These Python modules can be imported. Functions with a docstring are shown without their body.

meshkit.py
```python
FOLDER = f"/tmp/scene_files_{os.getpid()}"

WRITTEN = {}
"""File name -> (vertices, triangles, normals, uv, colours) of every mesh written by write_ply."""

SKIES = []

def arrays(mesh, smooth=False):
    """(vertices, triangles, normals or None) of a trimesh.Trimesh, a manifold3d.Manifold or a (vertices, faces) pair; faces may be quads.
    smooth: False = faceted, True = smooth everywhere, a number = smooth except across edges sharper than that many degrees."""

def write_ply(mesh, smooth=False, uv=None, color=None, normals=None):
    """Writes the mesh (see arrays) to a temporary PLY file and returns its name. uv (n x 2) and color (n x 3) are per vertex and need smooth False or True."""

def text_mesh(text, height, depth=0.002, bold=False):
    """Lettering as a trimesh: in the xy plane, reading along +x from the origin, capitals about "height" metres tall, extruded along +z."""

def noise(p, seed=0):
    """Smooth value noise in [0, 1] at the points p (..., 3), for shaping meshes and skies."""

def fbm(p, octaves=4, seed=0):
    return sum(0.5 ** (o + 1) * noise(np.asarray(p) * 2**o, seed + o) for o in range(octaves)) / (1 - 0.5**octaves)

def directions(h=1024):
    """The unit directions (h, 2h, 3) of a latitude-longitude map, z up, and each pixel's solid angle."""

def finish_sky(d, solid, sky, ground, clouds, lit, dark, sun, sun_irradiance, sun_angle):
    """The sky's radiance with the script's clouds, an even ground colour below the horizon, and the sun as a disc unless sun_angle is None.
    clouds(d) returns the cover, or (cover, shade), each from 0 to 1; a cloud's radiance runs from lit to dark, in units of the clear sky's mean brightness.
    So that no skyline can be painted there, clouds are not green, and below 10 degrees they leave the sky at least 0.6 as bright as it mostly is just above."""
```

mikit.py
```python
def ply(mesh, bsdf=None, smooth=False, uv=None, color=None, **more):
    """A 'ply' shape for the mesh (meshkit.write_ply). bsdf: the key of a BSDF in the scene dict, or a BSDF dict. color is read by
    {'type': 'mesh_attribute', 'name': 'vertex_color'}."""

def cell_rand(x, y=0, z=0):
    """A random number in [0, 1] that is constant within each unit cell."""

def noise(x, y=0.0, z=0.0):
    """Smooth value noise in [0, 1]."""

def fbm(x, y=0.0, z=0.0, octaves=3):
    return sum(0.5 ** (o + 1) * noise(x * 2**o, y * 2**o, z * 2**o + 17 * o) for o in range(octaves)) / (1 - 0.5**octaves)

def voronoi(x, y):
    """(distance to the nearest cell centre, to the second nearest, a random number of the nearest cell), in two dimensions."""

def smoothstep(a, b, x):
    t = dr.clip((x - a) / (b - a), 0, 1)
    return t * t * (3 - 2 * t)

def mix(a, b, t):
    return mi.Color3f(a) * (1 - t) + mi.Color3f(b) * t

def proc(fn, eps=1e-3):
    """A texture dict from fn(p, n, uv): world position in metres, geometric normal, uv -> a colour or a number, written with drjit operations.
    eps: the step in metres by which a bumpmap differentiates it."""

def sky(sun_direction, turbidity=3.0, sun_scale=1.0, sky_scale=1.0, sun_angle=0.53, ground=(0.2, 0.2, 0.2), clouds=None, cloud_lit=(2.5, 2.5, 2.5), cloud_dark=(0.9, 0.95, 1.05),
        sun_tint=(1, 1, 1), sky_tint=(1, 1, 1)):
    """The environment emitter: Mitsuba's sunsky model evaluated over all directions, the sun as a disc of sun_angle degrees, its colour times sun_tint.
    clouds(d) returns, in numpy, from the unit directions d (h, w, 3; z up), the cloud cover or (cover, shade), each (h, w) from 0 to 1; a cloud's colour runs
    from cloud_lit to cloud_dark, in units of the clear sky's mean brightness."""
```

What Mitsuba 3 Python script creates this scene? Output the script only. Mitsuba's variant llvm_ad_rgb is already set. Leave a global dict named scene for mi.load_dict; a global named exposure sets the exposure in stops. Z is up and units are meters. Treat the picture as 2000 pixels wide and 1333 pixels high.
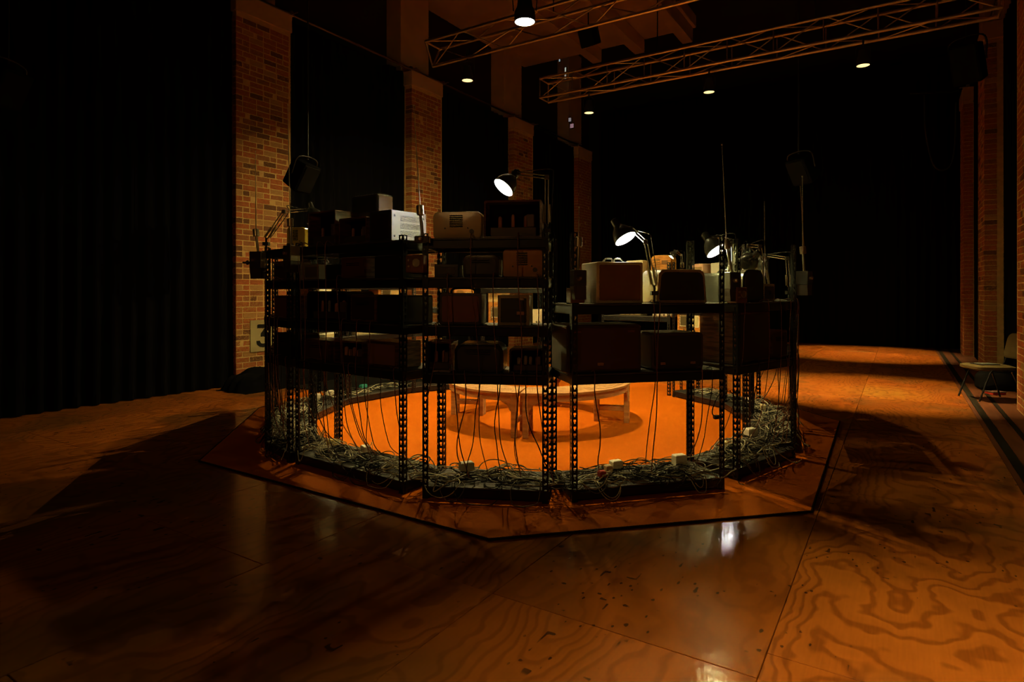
import math, random
import numpy as np, trimesh, drjit as dr
import mitsuba as mi
import mikit, meshkit
from mikit import noise, fbm, cell_rand, smoothstep, mix

random.seed(7)
rng = np.random.default_rng(7)
T4 = mi.ScalarTransform4f
scene, labels = {}, {}
CAM_H, FPX = 1.45, 1190.0

# ---------------------------------------------------------------- camera, lights, exposure
scene['camera'] = {'type': 'perspective', 'fov': math.degrees(2 * math.atan(1000 / FPX)), 'fov_axis': 'x', 'near_clip': 0.05, 'far_clip': 100.0,
                   'to_world': T4().look_at(origin=[0, 0, CAM_H], target=[0, 1, CAM_H], up=[0, 0, 1]),
                   'principal_point_offset_y': (666.5 - 570) / 1333.0}
exposure = 0.0
DESK = np.array([1.0, 0.87, 0.30])          # desk bulbs
STAGE = np.array([1.0, 0.74, 0.30])         # hanging cans
DESK_POWER, PENDANT, POOL = 620.0, 1200.0, 60.0
FRONT_FILL = 4.5


# the hall's own axes: c across (to the right wall), d along (away from the camera)
def W(c, d, z=0.0):
    return np.array([.8438 * c + .5367 * d, -.5367 * c + .8438 * d, z])


def at(x, y, Y):
    return np.array([(x - 1000) / FPX * Y, Y, CAM_H - (y - 570) / FPX * Y])


HALL = np.eye(4)
HALL[:3, 0], HALL[:3, 1] = W(1, 0), W(0, 1)


# ---------------------------------------------------------------- materials
def P(color, rough=.5, metal=0., **k):
    if not isinstance(color, dict):
        color = {'type': 'rgb', 'value': list(color)}
    return {'type': 'twosided', 'b': {'type': 'principled', 'base_color': color, 'roughness': rough, 'metallic': metal, **k}}


VC = {'type': 'mesh_attribute', 'name': 'vertex_color'}
scene['m_paint'] = P(VC, .45)
scene['m_gloss'] = P(VC, .22)
scene['m_matte'] = {'type': 'twosided', 'b': {'type': 'diffuse', 'reflectance': VC}}
scene['m_metal'] = P(VC, .35, 1.)
scene['m_black_steel'] = P((.007, .007, .008), .36, specular=.3)
scene['m_curtain'] = P((.0028, .0028, .003), .95, specular=.08)
scene['m_shell'] = {'type': 'twosided', 'b': {'type': 'diffuse', 'reflectance': {'type': 'rgb', 'value': [.035, .022, .014]}}}
scene['m_glass'] = {'type': 'thindielectric'}


def hall_cd(p):
    return .8438 * p.x - .5367 * p.y, .5367 * p.x + .8438 * p.y


def plywood(p, n, uv):
    c, d = hall_cd(p)
    sc, sd = dr.floor((c + .45) / 1.2), dr.floor((d - 2.42) / 2.4)
    o = cell_rand(sc, sd, 5) * 40
    wob = fbm(c * 5 + o, d * 5, o, 3)
    t = fbm(c * 1.7 + o, d * .7 + o * .7, 3.1, 3) * 16 + wob * 2.4 + c * 1.2
    r = t - dr.floor(t)
    band = smoothstep(.10, .30, r) * (1 - smoothstep(.80, .98, r)) * (.8 + .2 * smoothstep(.3, .9, r))
    fine = noise(c * 160 + o, d * 9, 1.)
    col = mix((.205, .046, .006), (.40, .112, .014), dr.clip(band * .85 + fine * .18, 0, 1))
    col = mix((.30, .078, .010), col, .30 + .55 * cell_rand(sc, sd, 4) + .25 * smoothstep(-.6, -.3, c)) * (.80 + .4 * cell_rand(sc, sd, 9))
    dirt = smoothstep(.52, .75, fbm(c * 1.3 + 7, d * 1.3, 2.2, 4))
    col = mix(col, (.115, .060, .018), dirt * .55)
    spot = smoothstep(.86, .93, noise(c * 42, d * 26, 5.)) * smoothstep(.55, .7, noise(c * 4, d * 4, 8.))
    return mix(col, (.012, .009, .006), spot * .8)


def ply_bump(p, n, uv):
    c, d = hall_cd(p)
    return fbm(c * 22, d * 22, 4., 3) + .35 * noise(c * 140 + d * 40, d * 12, 2.)


def ply_rough(p, n, uv):
    c, d = hall_cd(p)
    return .10 + .13 * fbm(c * 3.5, d * 3.5, 9., 3)


scene['m_plywood'] = {'type': 'twosided', 'b': {'type': 'bumpmap', 'arbitrary': mikit.proc(ply_bump, 2e-3), 'scale': .0006,
                      'b': {'type': 'principled', 'base_color': mikit.proc(plywood), 'roughness': mikit.proc(ply_rough), 'specular': .55}}}


def border_boards(p, n, uv):
    c, d = hall_cd(p)
    return mix((.07, .019, .006), (.13, .04, .010), fbm(c * 14, d * 1.6, 0., 4))


scene['m_border'] = P(mikit.proc(border_boards), .5)


def carpet(p, n, uv):
    f = noise(p.x * 260, p.y * 260, 3.)
    w = fbm(p.x * 1.5, p.y * 1.5, 1., 3)
    return mix((.36, .070, .003), (.50, .106, .004), dr.clip(.25 + .55 * f + .4 * (w - .5), 0, 1))


scene['m_carpet'] = P(mikit.proc(carpet), .95, specular=.05)


def brick_tex(a, b, dust):
    def fn(p, n, uv):
        m = fbm(p.x * 34, p.y * 34, p.z * 34, 3)
        s = smoothstep(.50, .72, fbm(p.x * 1.7, p.y * 1.7, p.z * 1.2 + 3, 4))
        g = smoothstep(.45, .7, fbm(p.x * 55 + 9, p.y * 55, p.z * 55, 2))
        return mix(mix(a, b, m), (.42, .22, .05), dr.clip(s * g * .8 + dust * g * .5, 0, 1))
    return fn


scene['m_brick_red'] = P(mikit.proc(brick_tex((.29, .072, .020), (.48, .14, .042), .12)), .9)
scene['m_brick_brown'] = P(mikit.proc(brick_tex((.23, .080, .028), (.39, .140, .048), .2)), .9)
scene['m_brick_dark'] = P(mikit.proc(brick_tex((.11, .042, .019), (.20, .078, .031), .1)), .9)
scene['m_brick_tan'] = P(mikit.proc(brick_tex((.36, .17, .055), (.46, .25, .08), .5)), .9)
scene['m_mortar'] = P(mikit.proc(lambda p, n, uv: mix((.46, .28, .10), (.68, .45, .17), fbm(p.x * 18, p.y * 18, p.z * 18, 3))), .95)
scene['m_concrete'] = P(mikit.proc(lambda p, n, uv: mix((.46, .27, .13), (.66, .42, .22), fbm(p.x * 2.2, p.y * 2.2, p.z * 2.2, 4))), .9)


def wood(a, b, k):
    def fn(p, n, uv):
        g = fbm((p.x + p.y) * 9 * k, (p.x - p.y) * 7 * k, p.z * 60 * k, 3)
        return mix(a, b, smoothstep(.3, .7, g))
    return fn


scene['m_walnut'] = P(mikit.proc(wood((.055, .020, .009), (.12, .045, .018), 1.)), .32)
scene['m_amberwood'] = P(mikit.proc(wood((.42, .16, .03), (.62, .28, .06), 1.)), .28)
scene['m_teak'] = P(mikit.proc(wood((.36, .17, .06), (.50, .26, .10), .6)), .6)


def emitter(rgb):
    return {'type': 'area', 'radiance': {'type': 'rgb', 'value': [float(x) for x in rgb]}}


# ---------------------------------------------------------------- mesh helpers
cat = trimesh.util.concatenate


def box(w, d, h, x=0., y=0., z=0.):
    """centred in x and y, standing on z"""
    m = trimesh.creation.box((w, d, h))
    m.apply_translation((x, y, z + h / 2))
    return m


def cbox(w, d, h, x=0., y=0., z=0., b=.004):
    """box with chamfered edges"""
    b = min(b, w / 3, d / 3, h / 3)
    p = []
    for sx in (-1, 1):
        for sy in (-1, 1):
            for sz in (-1, 1):
                p += [(sx * w / 2, sy * (d / 2 - b), sz * (h / 2 - b)), (sx * (w / 2 - b), sy * d / 2, sz * (h / 2 - b)), (sx * (w / 2 - b), sy * (d / 2 - b), sz * h / 2)]
    m = trimesh.convex.convex_hull(np.array(p))
    m.apply_translation((x, y, z + h / 2))
    return m


def tube(pts, r, sides=6, cap=True):
    p = np.asarray(pts, float)
    t = np.gradient(p, axis=0)
    t /= np.linalg.norm(t, axis=1, keepdims=True) + 1e-12
    a = np.cross(t[0], [0, 0, 1.] if abs(t[0][2]) < .9 else [1., 0, 0])
    A = []
    for k in range(len(p)):
        a = a - t[k] * (a @ t[k])
        a /= np.linalg.norm(a) + 1e-12
        A.append(a)
    A = np.array(A)
    B = np.cross(t, A)
    g = np.arange(sides) * 2 * np.pi / sides
    rr = np.broadcast_to(r, (len(p),))[:, None, None]
    v = (p[:, None] + rr * (np.cos(g)[None, :, None] * A[:, None] + np.sin(g)[None, :, None] * B[:, None])).reshape(-1, 3)
    i, j = np.meshgrid(np.arange(len(p) - 1), np.arange(sides), indexing='ij')
    q = np.stack([i * sides + j, i * sides + (j + 1) % sides, (i + 1) * sides + (j + 1) % sides, (i + 1) * sides + j], -1).reshape(-1, 4)
    f = np.vstack([q[:, [0, 1, 2]], q[:, [0, 2, 3]]])
    if cap:
        n = len(v)
        v = np.vstack([v, p[0], p[-1]])
        k = np.arange(sides)
        l = (len(p) - 1) * sides
        f = np.vstack([f, np.stack([k * 0 + n, (k + 1) % sides, k], 1), np.stack([k * 0 + n + 1, l + k, l + (k + 1) % sides], 1)])
    return trimesh.Trimesh(v, f, process=False)


def rod(p, q, r, sides=8, r2=None):
    return tube([p, q], np.array([r, r if r2 is None else r2]), sides)


def spline(pts, n):
    p = np.asarray(pts, float)
    p = np.vstack([2 * p[0] - p[1], p, 2 * p[-1] - p[-2]])
    s = np.linspace(0, len(p) - 3 - 1e-9, n)
    i = s.astype(int)
    t = (s - i)[:, None]
    a, b, c, d = p[i], p[i + 1], p[i + 2], p[i + 3]
    return .5 * (2 * b + (c - a) * t + (2 * a - 5 * b + 4 * c - d) * t ** 2 + (3 * b - a - 3 * c + d) * t ** 3)


def lathe(prof, n=24):
    """profile of (r, z) turned about z"""
    p = np.asarray(prof, float)
    g = np.arange(n) * 2 * np.pi / n
    v = np.stack([p[:, None, 0] * np.cos(g), p[:, None, 0] * np.sin(g), np.broadcast_to(p[:, None, 1], (len(p), n))], -1).reshape(-1, 3)
    i, j = np.meshgrid(np.arange(len(p) - 1), np.arange(n), indexing='ij')
    q = np.stack([i * n + j, i * n + (j + 1) % n, (i + 1) * n + (j + 1) % n, (i + 1) * n + j], -1).reshape(-1, 4)
    return trimesh.Trimesh(v, np.vstack([q[:, [0, 1, 2]], q[:, [0, 2, 3]]]), process=False)


def aim(o, z):
    """matrix: local z along the given direction, at o"""
    z = np.asarray(z, float) / np.linalg.norm(z)
    x = np.cross([0, 0, 1.] if abs(z[2]) < .95 else [0, 1., 0], z)
    x /= np.linalg.norm(x)
    M = np.eye(4)
    M[:3, 0], M[:3, 1], M[:3, 2], M[:3, 3] = x, np.cross(z, x), z, o
    return M


def tr(x, y, z, deg=0.):
    M = np.eye(4)
    a = math.radians(deg)
    M[:2, :2] = [[math.cos(a), -math.sin(a)], [math.sin(a), math.cos(a)]]
    M[:3, 3] = x, y, z
    return M


def moved(m, M):
    m = m.copy()
    m.apply_transform(M)
    return m


def outline(w, h, rt, rb, n=5):
    """rounded rectangle in x and z standing on z = 0, counter-clockwise"""
    pts = []
    for cx, cz, r, a0 in ((w / 2 - rb, rb, rb, -90), (w / 2 - rt, h - rt, rt, 0), (-w / 2 + rt, h - rt, rt, 90), (-w / 2 + rb, rb, rb, 180)):
        for k in range(n + 1):
            a = math.radians(a0 + 90 * k / n)
            pts.append((cx + r * math.cos(a), cz + r * math.sin(a)))
    return np.array(pts)


def loft(rings, caps=(True, True)):
    """rings: list of (outline, y)"""
    n = len(rings[0][0])
    v = np.vstack([np.column_stack([o[:, 0], np.full(n, y), o[:, 1]]) for o, y in rings])
    i, j = np.meshgrid(np.arange(len(rings) - 1), np.arange(n), indexing='ij')
    q = np.stack([i * n + j, (i + 1) * n + j, (i + 1) * n + (j + 1) % n, i * n + (j + 1) % n], -1).reshape(-1, 4)
    f = [np.vstack([q[:, [0, 1, 2]], q[:, [0, 2, 3]]])]
    k = np.arange(n)
    for side, on in enumerate(caps):
        if on:
            o, y = rings[-1 if side else 0]
            v = np.vstack([v, [o[:, 0].mean(), y, o[:, 1].mean()]])
            base = (len(rings) - 1) * n if side else 0
            e = np.stack([k * 0 + len(v) - 1, base + k, base + (k + 1) % n], 1)
            f.append(e if not side else e[:, ::-1])
    return trimesh.Trimesh(v, np.vstack(f), process=False)


def shrink(o, b):
    c = np.array([(o[:, 0].min() + o[:, 0].max()) / 2, (o[:, 1].min() + o[:, 1].max()) / 2])
    s = (np.ptp(o, axis=0) - 2 * b) / np.ptp(o, axis=0)
    return (o - c) * s + c


# ---------------------------------------------------------------- scene helpers
def numbered(key):
    if key not in taken:
        taken.add(key)
        return key
    n = counters.get(key, 0)
    while True:
        n += 1
        k = f'{key}_{n:03d}'
        if k not in taken:
            counters[key] = n
            taken.add(k)
            return k


taken, counters = set(), {}


def shape(mesh, bsdf, color=None, smooth=30, M=None, emit=None):
    if isinstance(mesh, (list, tuple)) and not isinstance(mesh[0], np.ndarray):
        mesh = cat(list(mesh))
    v, f, n = meshkit.arrays(mesh, smooth)
    c = None if color is None else np.tile(np.asarray(color, float), (len(v), 1))
    path = meshkit.write_ply((v, f), False, None, c, normals=n)
    s = {'type': 'ply', 'filename': path, 'face_normals': n is None, 'bsdf': {'type': 'ref', 'id': bsdf}}
    if M is not None:
        s['to_world'] = T4(M)
    if emit is not None:
        s['emitter'] = emitter(emit)
    return s


def part(parent, name, mesh, bsdf, color=None, smooth=30, M=None, label=None, emit=None, kind=None):
    key = numbered(f'{parent}__{name}')
    s = mesh if isinstance(mesh, dict) else shape(mesh, bsdf, color, smooth, M, emit)
    if isinstance(mesh, dict) and M is not None:
        s = {**mesh, 'to_world': T4(M)}
    scene[key] = s
    lab = {}
    if label:
        lab['label'] = label
    if kind:
        lab['kind'] = kind
    if lab:
        labels[key] = lab
    return key


def thing(name, label, category, group=None):
    key = numbered(name)
    labels[key] = {'label': label, 'category': category}
    if group:
        labels[key]['group'] = group
    return key


def single(name, label, category, mesh, bsdf, color=None, smooth=30, M=None, group=None, kind=None, emit=None):
    key = thing(name, label, category, group)
    if kind:
        labels[key]['kind'] = kind
    scene[key] = shape(mesh, bsdf, color, smooth, M, emit)
    return key


def struct(name, mesh=None, bsdf=None, color=None, smooth=False, M=None, label=None, emit=None):
    key = numbered(name)
    if mesh is not None:
        scene[key] = shape(mesh, bsdf, color, smooth, M, emit)
    labels[key] = {'kind': 'structure'}
    if label:
        labels[key]['label'] = label
    return key


BLK, DARK, GREY, CREAM, WHITE = (.012, .012, .012), (.03, .028, .026), (.35, .34, .30), (.62, .52, .30), (.75, .72, .60)

# ================================================================ THE HALL
CL, CR, D0, D1, ZC = -9.3, 2.3, -4.0, 19.7, 9.2
fl = struct('floor', box(CR - CL, D1 - D0, .1, (CL + CR) / 2, (D0 + D1) / 2, -.13), 'm_shell', M=HALL, label='varnished plywood sheet floor with strong orange grain')
sheet = shape(cbox(1.196, 2.396, .03, 0, 0, -.03, .002), 'm_plywood', None, False)
for k in range(-7, 1):
    c = -.45 + 1.2 * k + .6
    off = {0: .19, -2: .9, -3: -.4, -4: .6, -5: 1.1, -6: .2}.get(k, 0.)
    for r in range(-2, 8):
        d = 2.42 + off + 2.4 * r + 1.2
        if d - 1.2 < D1:
            part(fl, 'plywood_sheet', sheet, None, M=HALL @ tr(c, d, 0))
part(fl, 'border_boards', box(CR - .75, D1 - D0, .03, (CR + .75) / 2, (D0 + D1) / 2, -.031), 'm_border', None, False, HALL, label='reddish boards beside the right hand wall')
part(fl, 'track_strip', cbox(.075, 24, .006, .83, 7.7, 0, .002), 'm_matte', (.022, .018, .013), False, HALL, label='dark rubber strip along the floor edge')
part(fl, 'track_strip', cbox(.05, 24, .006, 1.04, 7.7, 0, .002), 'm_matte', (.022, .018, .013), False, HALL, label='narrower dark rubber strip')
struct('wall_left', box(.2, D1 - D0, ZC, CL - .1, (D0 + D1) / 2, 0), 'm_shell', M=HALL)
struct('wall_right', box(.2, D1 - D0, ZC, CR + .1, (D0 + D1) / 2, 0), 'm_shell', M=HALL)
struct('wall_back', box(CR - CL + .4, .2, ZC, (CL + CR) / 2, D1 + .1, 0), 'm_shell', M=HALL)
struct('wall_front', box(CR - CL + .4, .2, ZC, (CL + CR) / 2, D0 - .1, 0), 'm_shell', M=HALL)
ce = struct('ceiling', box(CR - CL + .4, D1 - D0 + .4, .2, (CL + CR) / 2, (D0 + D1) / 2, ZC), 'm_shell', M=HALL)
# concrete gallery under the roof, with downstand beams
part(ce, 'concrete_slab', cbox(5.0, 6.2, .3, -6.75, 12.1, 8.0, .01), 'm_concrete', None, False, HALL, label='concrete slab above the left bays')
for c in (-6.9, -5.7, -4.45):
    part(ce, 'concrete_beam', cbox(.26, 6.1, .36, c, 12.1, 7.64, .01), 'm_concrete', None, False, HALL)

BRICKS = {}
for nm in ('red', 'brown', 'dark', 'tan'):
    for ln in (.23, .112):
        BRICKS[nm, ln] = shape(cbox(.17, ln - .004, .074, 0, 0, 0, .004), 'm_brick_' + nm, None, False)


def pillar(name, side, d0, d1, label, keep=300, zmax=6.05, c0=None):
    """side -1: left wall, +1: right wall; the room-facing face stands at c0"""
    k = struct(name, label=label)
    s = -side
    depth = .55
    part(k, 'mortar_core', box(depth, d1 - d0 - .02, zmax - .3, c0 - s * (depth / 2 + .003), (d0 + d1) / 2, 0), 'm_mortar', None, False, HALL)
    part(k, 'concrete_cap', cbox(depth + .02, d1 - d0 + .02, .3, c0 - s * (depth / 2 - .01), (d0 + d1) / 2, zmax - .3, .01), 'm_concrete', None, False, HALL)
    part(k, 'upper_shaft', box(depth, d1 - d0 - .1, ZC - zmax, c0 - s * (depth / 2 + .35), (d0 + d1) / 2, zmax), 'm_concrete', None, False, HALL)
    R = random.Random(name)
    places = []
    row = 0
    while .012 + row * .086 + .075 < zmax - .3:
        z = .012 + row * .086
        y = d0
        first = True
        while y < d1 - .05:
            ln = .112 if (row % 2 and first) or R.random() < .27 or d1 - y < .2 else .23
            if y + ln > d1 + .005:
                break
            u = R.random()
            nm = 'red' if u < .50 else 'brown' if u < .76 else 'dark' if u < .88 else 'tan'
            cc = c0 - s * .085 + s * R.uniform(-.003, .003)
            places.append((nm, ln, cc, y + ln / 2, z + R.uniform(-.002, .002), R.uniform(-.5, .5)))
            y += ln + .0105
            first = False
        row += 1
    cam = np.array([0, 0, CAM_H])
    places.sort(key=lambda q: np.linalg.norm(W(q[2], q[3], q[4]) - cam) + (50 if q[4] < .3 else 0))
    rest = []
    for i, (nm, ln, c, y, z, a) in enumerate(places):
        if i < keep:
            part(k, 'brick', BRICKS[nm, ln], None, M=HALL @ tr(c, y, z, a))
        else:
            rest.append(moved(cbox(.17, ln - .004, .074, 0, 0, 0, .004), HALL @ tr(c, y, z, a)))
    if rest:
        part(k, 'farther_bricks', rest, 'm_brick_red', None, False, kind='stuff')
    return k


LF, RF = -8.54, 1.22
P1 = pillar('wall_left_pier_1', -1, 5.58, 6.58, 'red brick pier nearest on the left, with a painted 3', 300, c0=LF)
pillar('wall_left_pier_2', -1, 9.55, 10.55, 'red brick pier second from the left, above the cream radio', 300, c0=LF)
pillar('wall_left_pier_3', -1, 13.52, 14.52, 'red brick pier behind the lit desk lamp', 300, c0=LF)
pillar('wall_left_pier_4', -1, 17.3, 18.3, 'narrowest brick pier at the back end of the left wall', 0, c0=LF)
pillar('wall_right_pier_1', 1, 8.68, 9.70, 'brick pier at the right edge of the view', 160, c0=RF)
pillar('wall_right_pier_2', 1, 13.1, 14.1, 'brick pier behind the chair', 300, c0=RF)
pillar('wall_right_pier_3', 1, 17.05, 18.0, 'brick pier at the far end of the right wall', 0, c0=RF)
sg = part(P1, 'number_sign', cbox(.008, .46, .5, LF + .008, 6.05, .50, .002), 'm_paint', (.42, .36, .17), False, HALL, label='pale painted panel with a black 3')
t3 = meshkit.text_mesh('3', .34, .004, bold=True)
t3.apply_translation((-t3.bounds[:, 0].mean(), -t3.bounds[:, 1].mean(), 0))
M3 = np.eye(4)
M3[:3, 0], M3[:3, 1], M3[:3, 2], M3[:3, 3] = W(0, 1), (0, 0, 1), W(1, 0), W(LF + .013, 6.05, .75)
part(sg, 'digit', t3, 'm_matte', (.02, .02, .018), False, M3, label='black digit 3')

# windows glimpsed past the drapes
win = 0
for x, y, Yd, w, h, col in ((1093, 115, 18.6, .045, .17, (.42, .55, .62)), (1104.5, 145, 18.9, .055, .42, (.55, .60, .48)), (1113, 234, 19.0, .09, .12, (.32, .29, .31)), (1117, 246, 19.0, .12, .13, (.40, .22, .26)),
                            (1868, 215, 15.8, .03, .34, (.06, .09, .14)), (1873, 656, 15.8, .05, .17, (.15, .28, .6))):
    win += 1
    p = at(x, y, Yd)
    kf = struct(f'window_{win}', label='sliver of daylit window between the dark drapes')
    M = HALL.copy()
    M[:3, 3] = p
    part(kf, 'pane', cbox(w, .01, h, 0, 0, -h / 2, .002), 'm_paint', (.3, .3, .3), False, M, emit=np.array(col) * .55)
    part(kf, 'frame', [box(.012, .03, h + .03, -w / 2 - .006, .01, -h / 2 - .015), box(.012, .03, h + .03, w / 2 + .006, .01, -h / 2 - .015), box(w + .03, .03, .015, 0, .01, h / 2), box(w + .03, .03, .015, 0, .01, -h / 2 - .015)], 'm_paint', (.02, .02, .02), False, M)


# ---------------------------------------------------------------- drapes
def drape(label, a, b, z0=0.01, z1=6.02, amp=.07, seed=0, group=None):
    """a, b: (c, d) ends"""
    a, b = np.array(a, float), np.array(b, float)
    L = np.linalg.norm(b - a)
    u = (b - a) / L
    nrm = np.array([-u[1], u[0]])
    n = max(8, int(L / .035))
    s = np.linspace(0, L, n)
    R = np.random.default_rng(seed)
    ph = np.cumsum(R.uniform(.7, 1.3, n)) * .035 * 2 * np.pi / .21
    zs = np.array([z0, z0 + .15, 1.2, 3., z1])
    wob = np.interp(s, np.linspace(0, L, max(4, int(L * 2))), R.uniform(-1, 1, max(4, int(L * 2))))
    v = []
    for i, z in enumerate(zs):
        k = 1.25 - .35 * z / z1
        off = amp * k * np.sin(ph + .25 * math.sin(i * 1.7)) * (.7 + .3 * wob) + .05 * wob * (1 - z / z1)
        cd = a + np.outer(s, u) + np.outer(off, nrm)
        for q in cd:
            v.append(W(q[0], q[1], z))
    v = np.array(v)
    i, j = np.meshgrid(np.arange(len(zs) - 1), np.arange(n - 1), indexing='ij')
    q = np.stack([i * n + j, i * n + j + 1, (i + 1) * n + j + 1, (i + 1) * n + j], -1).reshape(-1, 4)
    f = np.vstack([q[:, [0, 1, 2]], q[:, [0, 2, 3]]])
    return single('stage_drape', label, 'curtain', trimesh.Trimesh(v, f, process=False), 'm_curtain', None, True, group=group)


drape('long black pleated drape left of the nearest brick pier', (-8.62, -2.5), (-8.66, 5.62), seed=1)
drape('black pleated drape between the first and second left piers', (-8.72, 6.56), (-8.72, 9.57), seed=2)
drape('black pleated drape between the second and third left piers', (-8.72, 10.53), (-8.72, 13.54), seed=3)
drape('black pleated drape in the last bay of the left wall', (-8.72, 14.5), (-8.72, 17.32), seed=4)
drape('wide black drape closing the far end of the hall', (-8.5, 18.9), (1.9, 18.9), z1=7.4, seed=5)
drape('black drape between the right edge pier and the pier behind the chair', (1.50, 9.68), (1.50, 13.12), seed=6)
drape('black drape between the two far right piers', (1.42, 14.08), (1.42, 17.07), seed=7)
# drape rails
for i, (c, d0, d1, lb) in enumerate(((-8.56, -2.5, 18.4, 'long thin steel drape rail along the tops of the left piers'), (1.30, 9.0, 18.4, 'thin steel drape rail along the right piers'))):
    k = thing('drape_rail', lb, 'rail')
    part(k, 'pipe', rod(W(c, d0, 6.07), W(c, d1, 6.07), .024), 'm_metal', (.30, .24, .18), True)
    for d in ((5.6, 6.6, 9.55, 10.6, 13.55, 14.55, 17.3) if i == 0 else (9.7, 13.1, 14.1, 17.1)):
        part(k, 'clamp', [moved(cbox(.07, .05, .09, 0, 0, -.045), HALL @ tr(c, d, 6.08)), rod(W(c, d, 6.07), W(c + (.16 if i == 0 else -.16), d, 6.07), .012)], 'm_metal', (.4, .36, .3), False)

# black cloth pile and mat at the foot of the first pier
g = np.random.default_rng(11)


def cloth_heap(cx, cd, rx, ry, h, seed):
    n = 40
    u, v = np.meshgrid(np.linspace(-1, 1, n), np.linspace(-1, 1, n), indexing='ij')
    r = np.clip(1 - (u ** 4 + v ** 4), 0, 1) ** .5
    nz = meshkit.fbm(np.stack([u * 2.5, v * 3.5, u * 0 + seed], -1), 4, seed)
    z = .004 + h * r * (.45 + .9 * nz)
    p = np.stack([cx + u * rx * (1 + .12 * (nz - .5)), cd + v * ry * (1 + .12 * (nz - .5)), z], -1).reshape(-1, 3)
    i, j = np.meshgrid(np.arange(n - 1), np.arange(n - 1), indexing='ij')
    q = np.stack([i * n + j, (i + 1) * n + j, (i + 1) * n + j + 1, i * n + j + 1], -1).reshape(-1, 4)
    return moved(trimesh.Trimesh(p, np.vstack([q[:, [0, 1, 2]], q[:, [0, 2, 3]]]), process=False), HALL)


single('cloth_heap', 'crumpled black cloth heaped against the foot of the first brick pier', 'cloth', cloth_heap(-8.1, 6.2, .36, 1.0, .30, 3), 'm_curtain', None, True)
single('floor_mat', 'flat black mat on the floor in front of the heaped cloth', 'mat', moved(cbox(1.9, 1.7, .02, -7.0, 6.8, 0, .004), HALL), 'm_matte', (.014, .014, .013), False)

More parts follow.
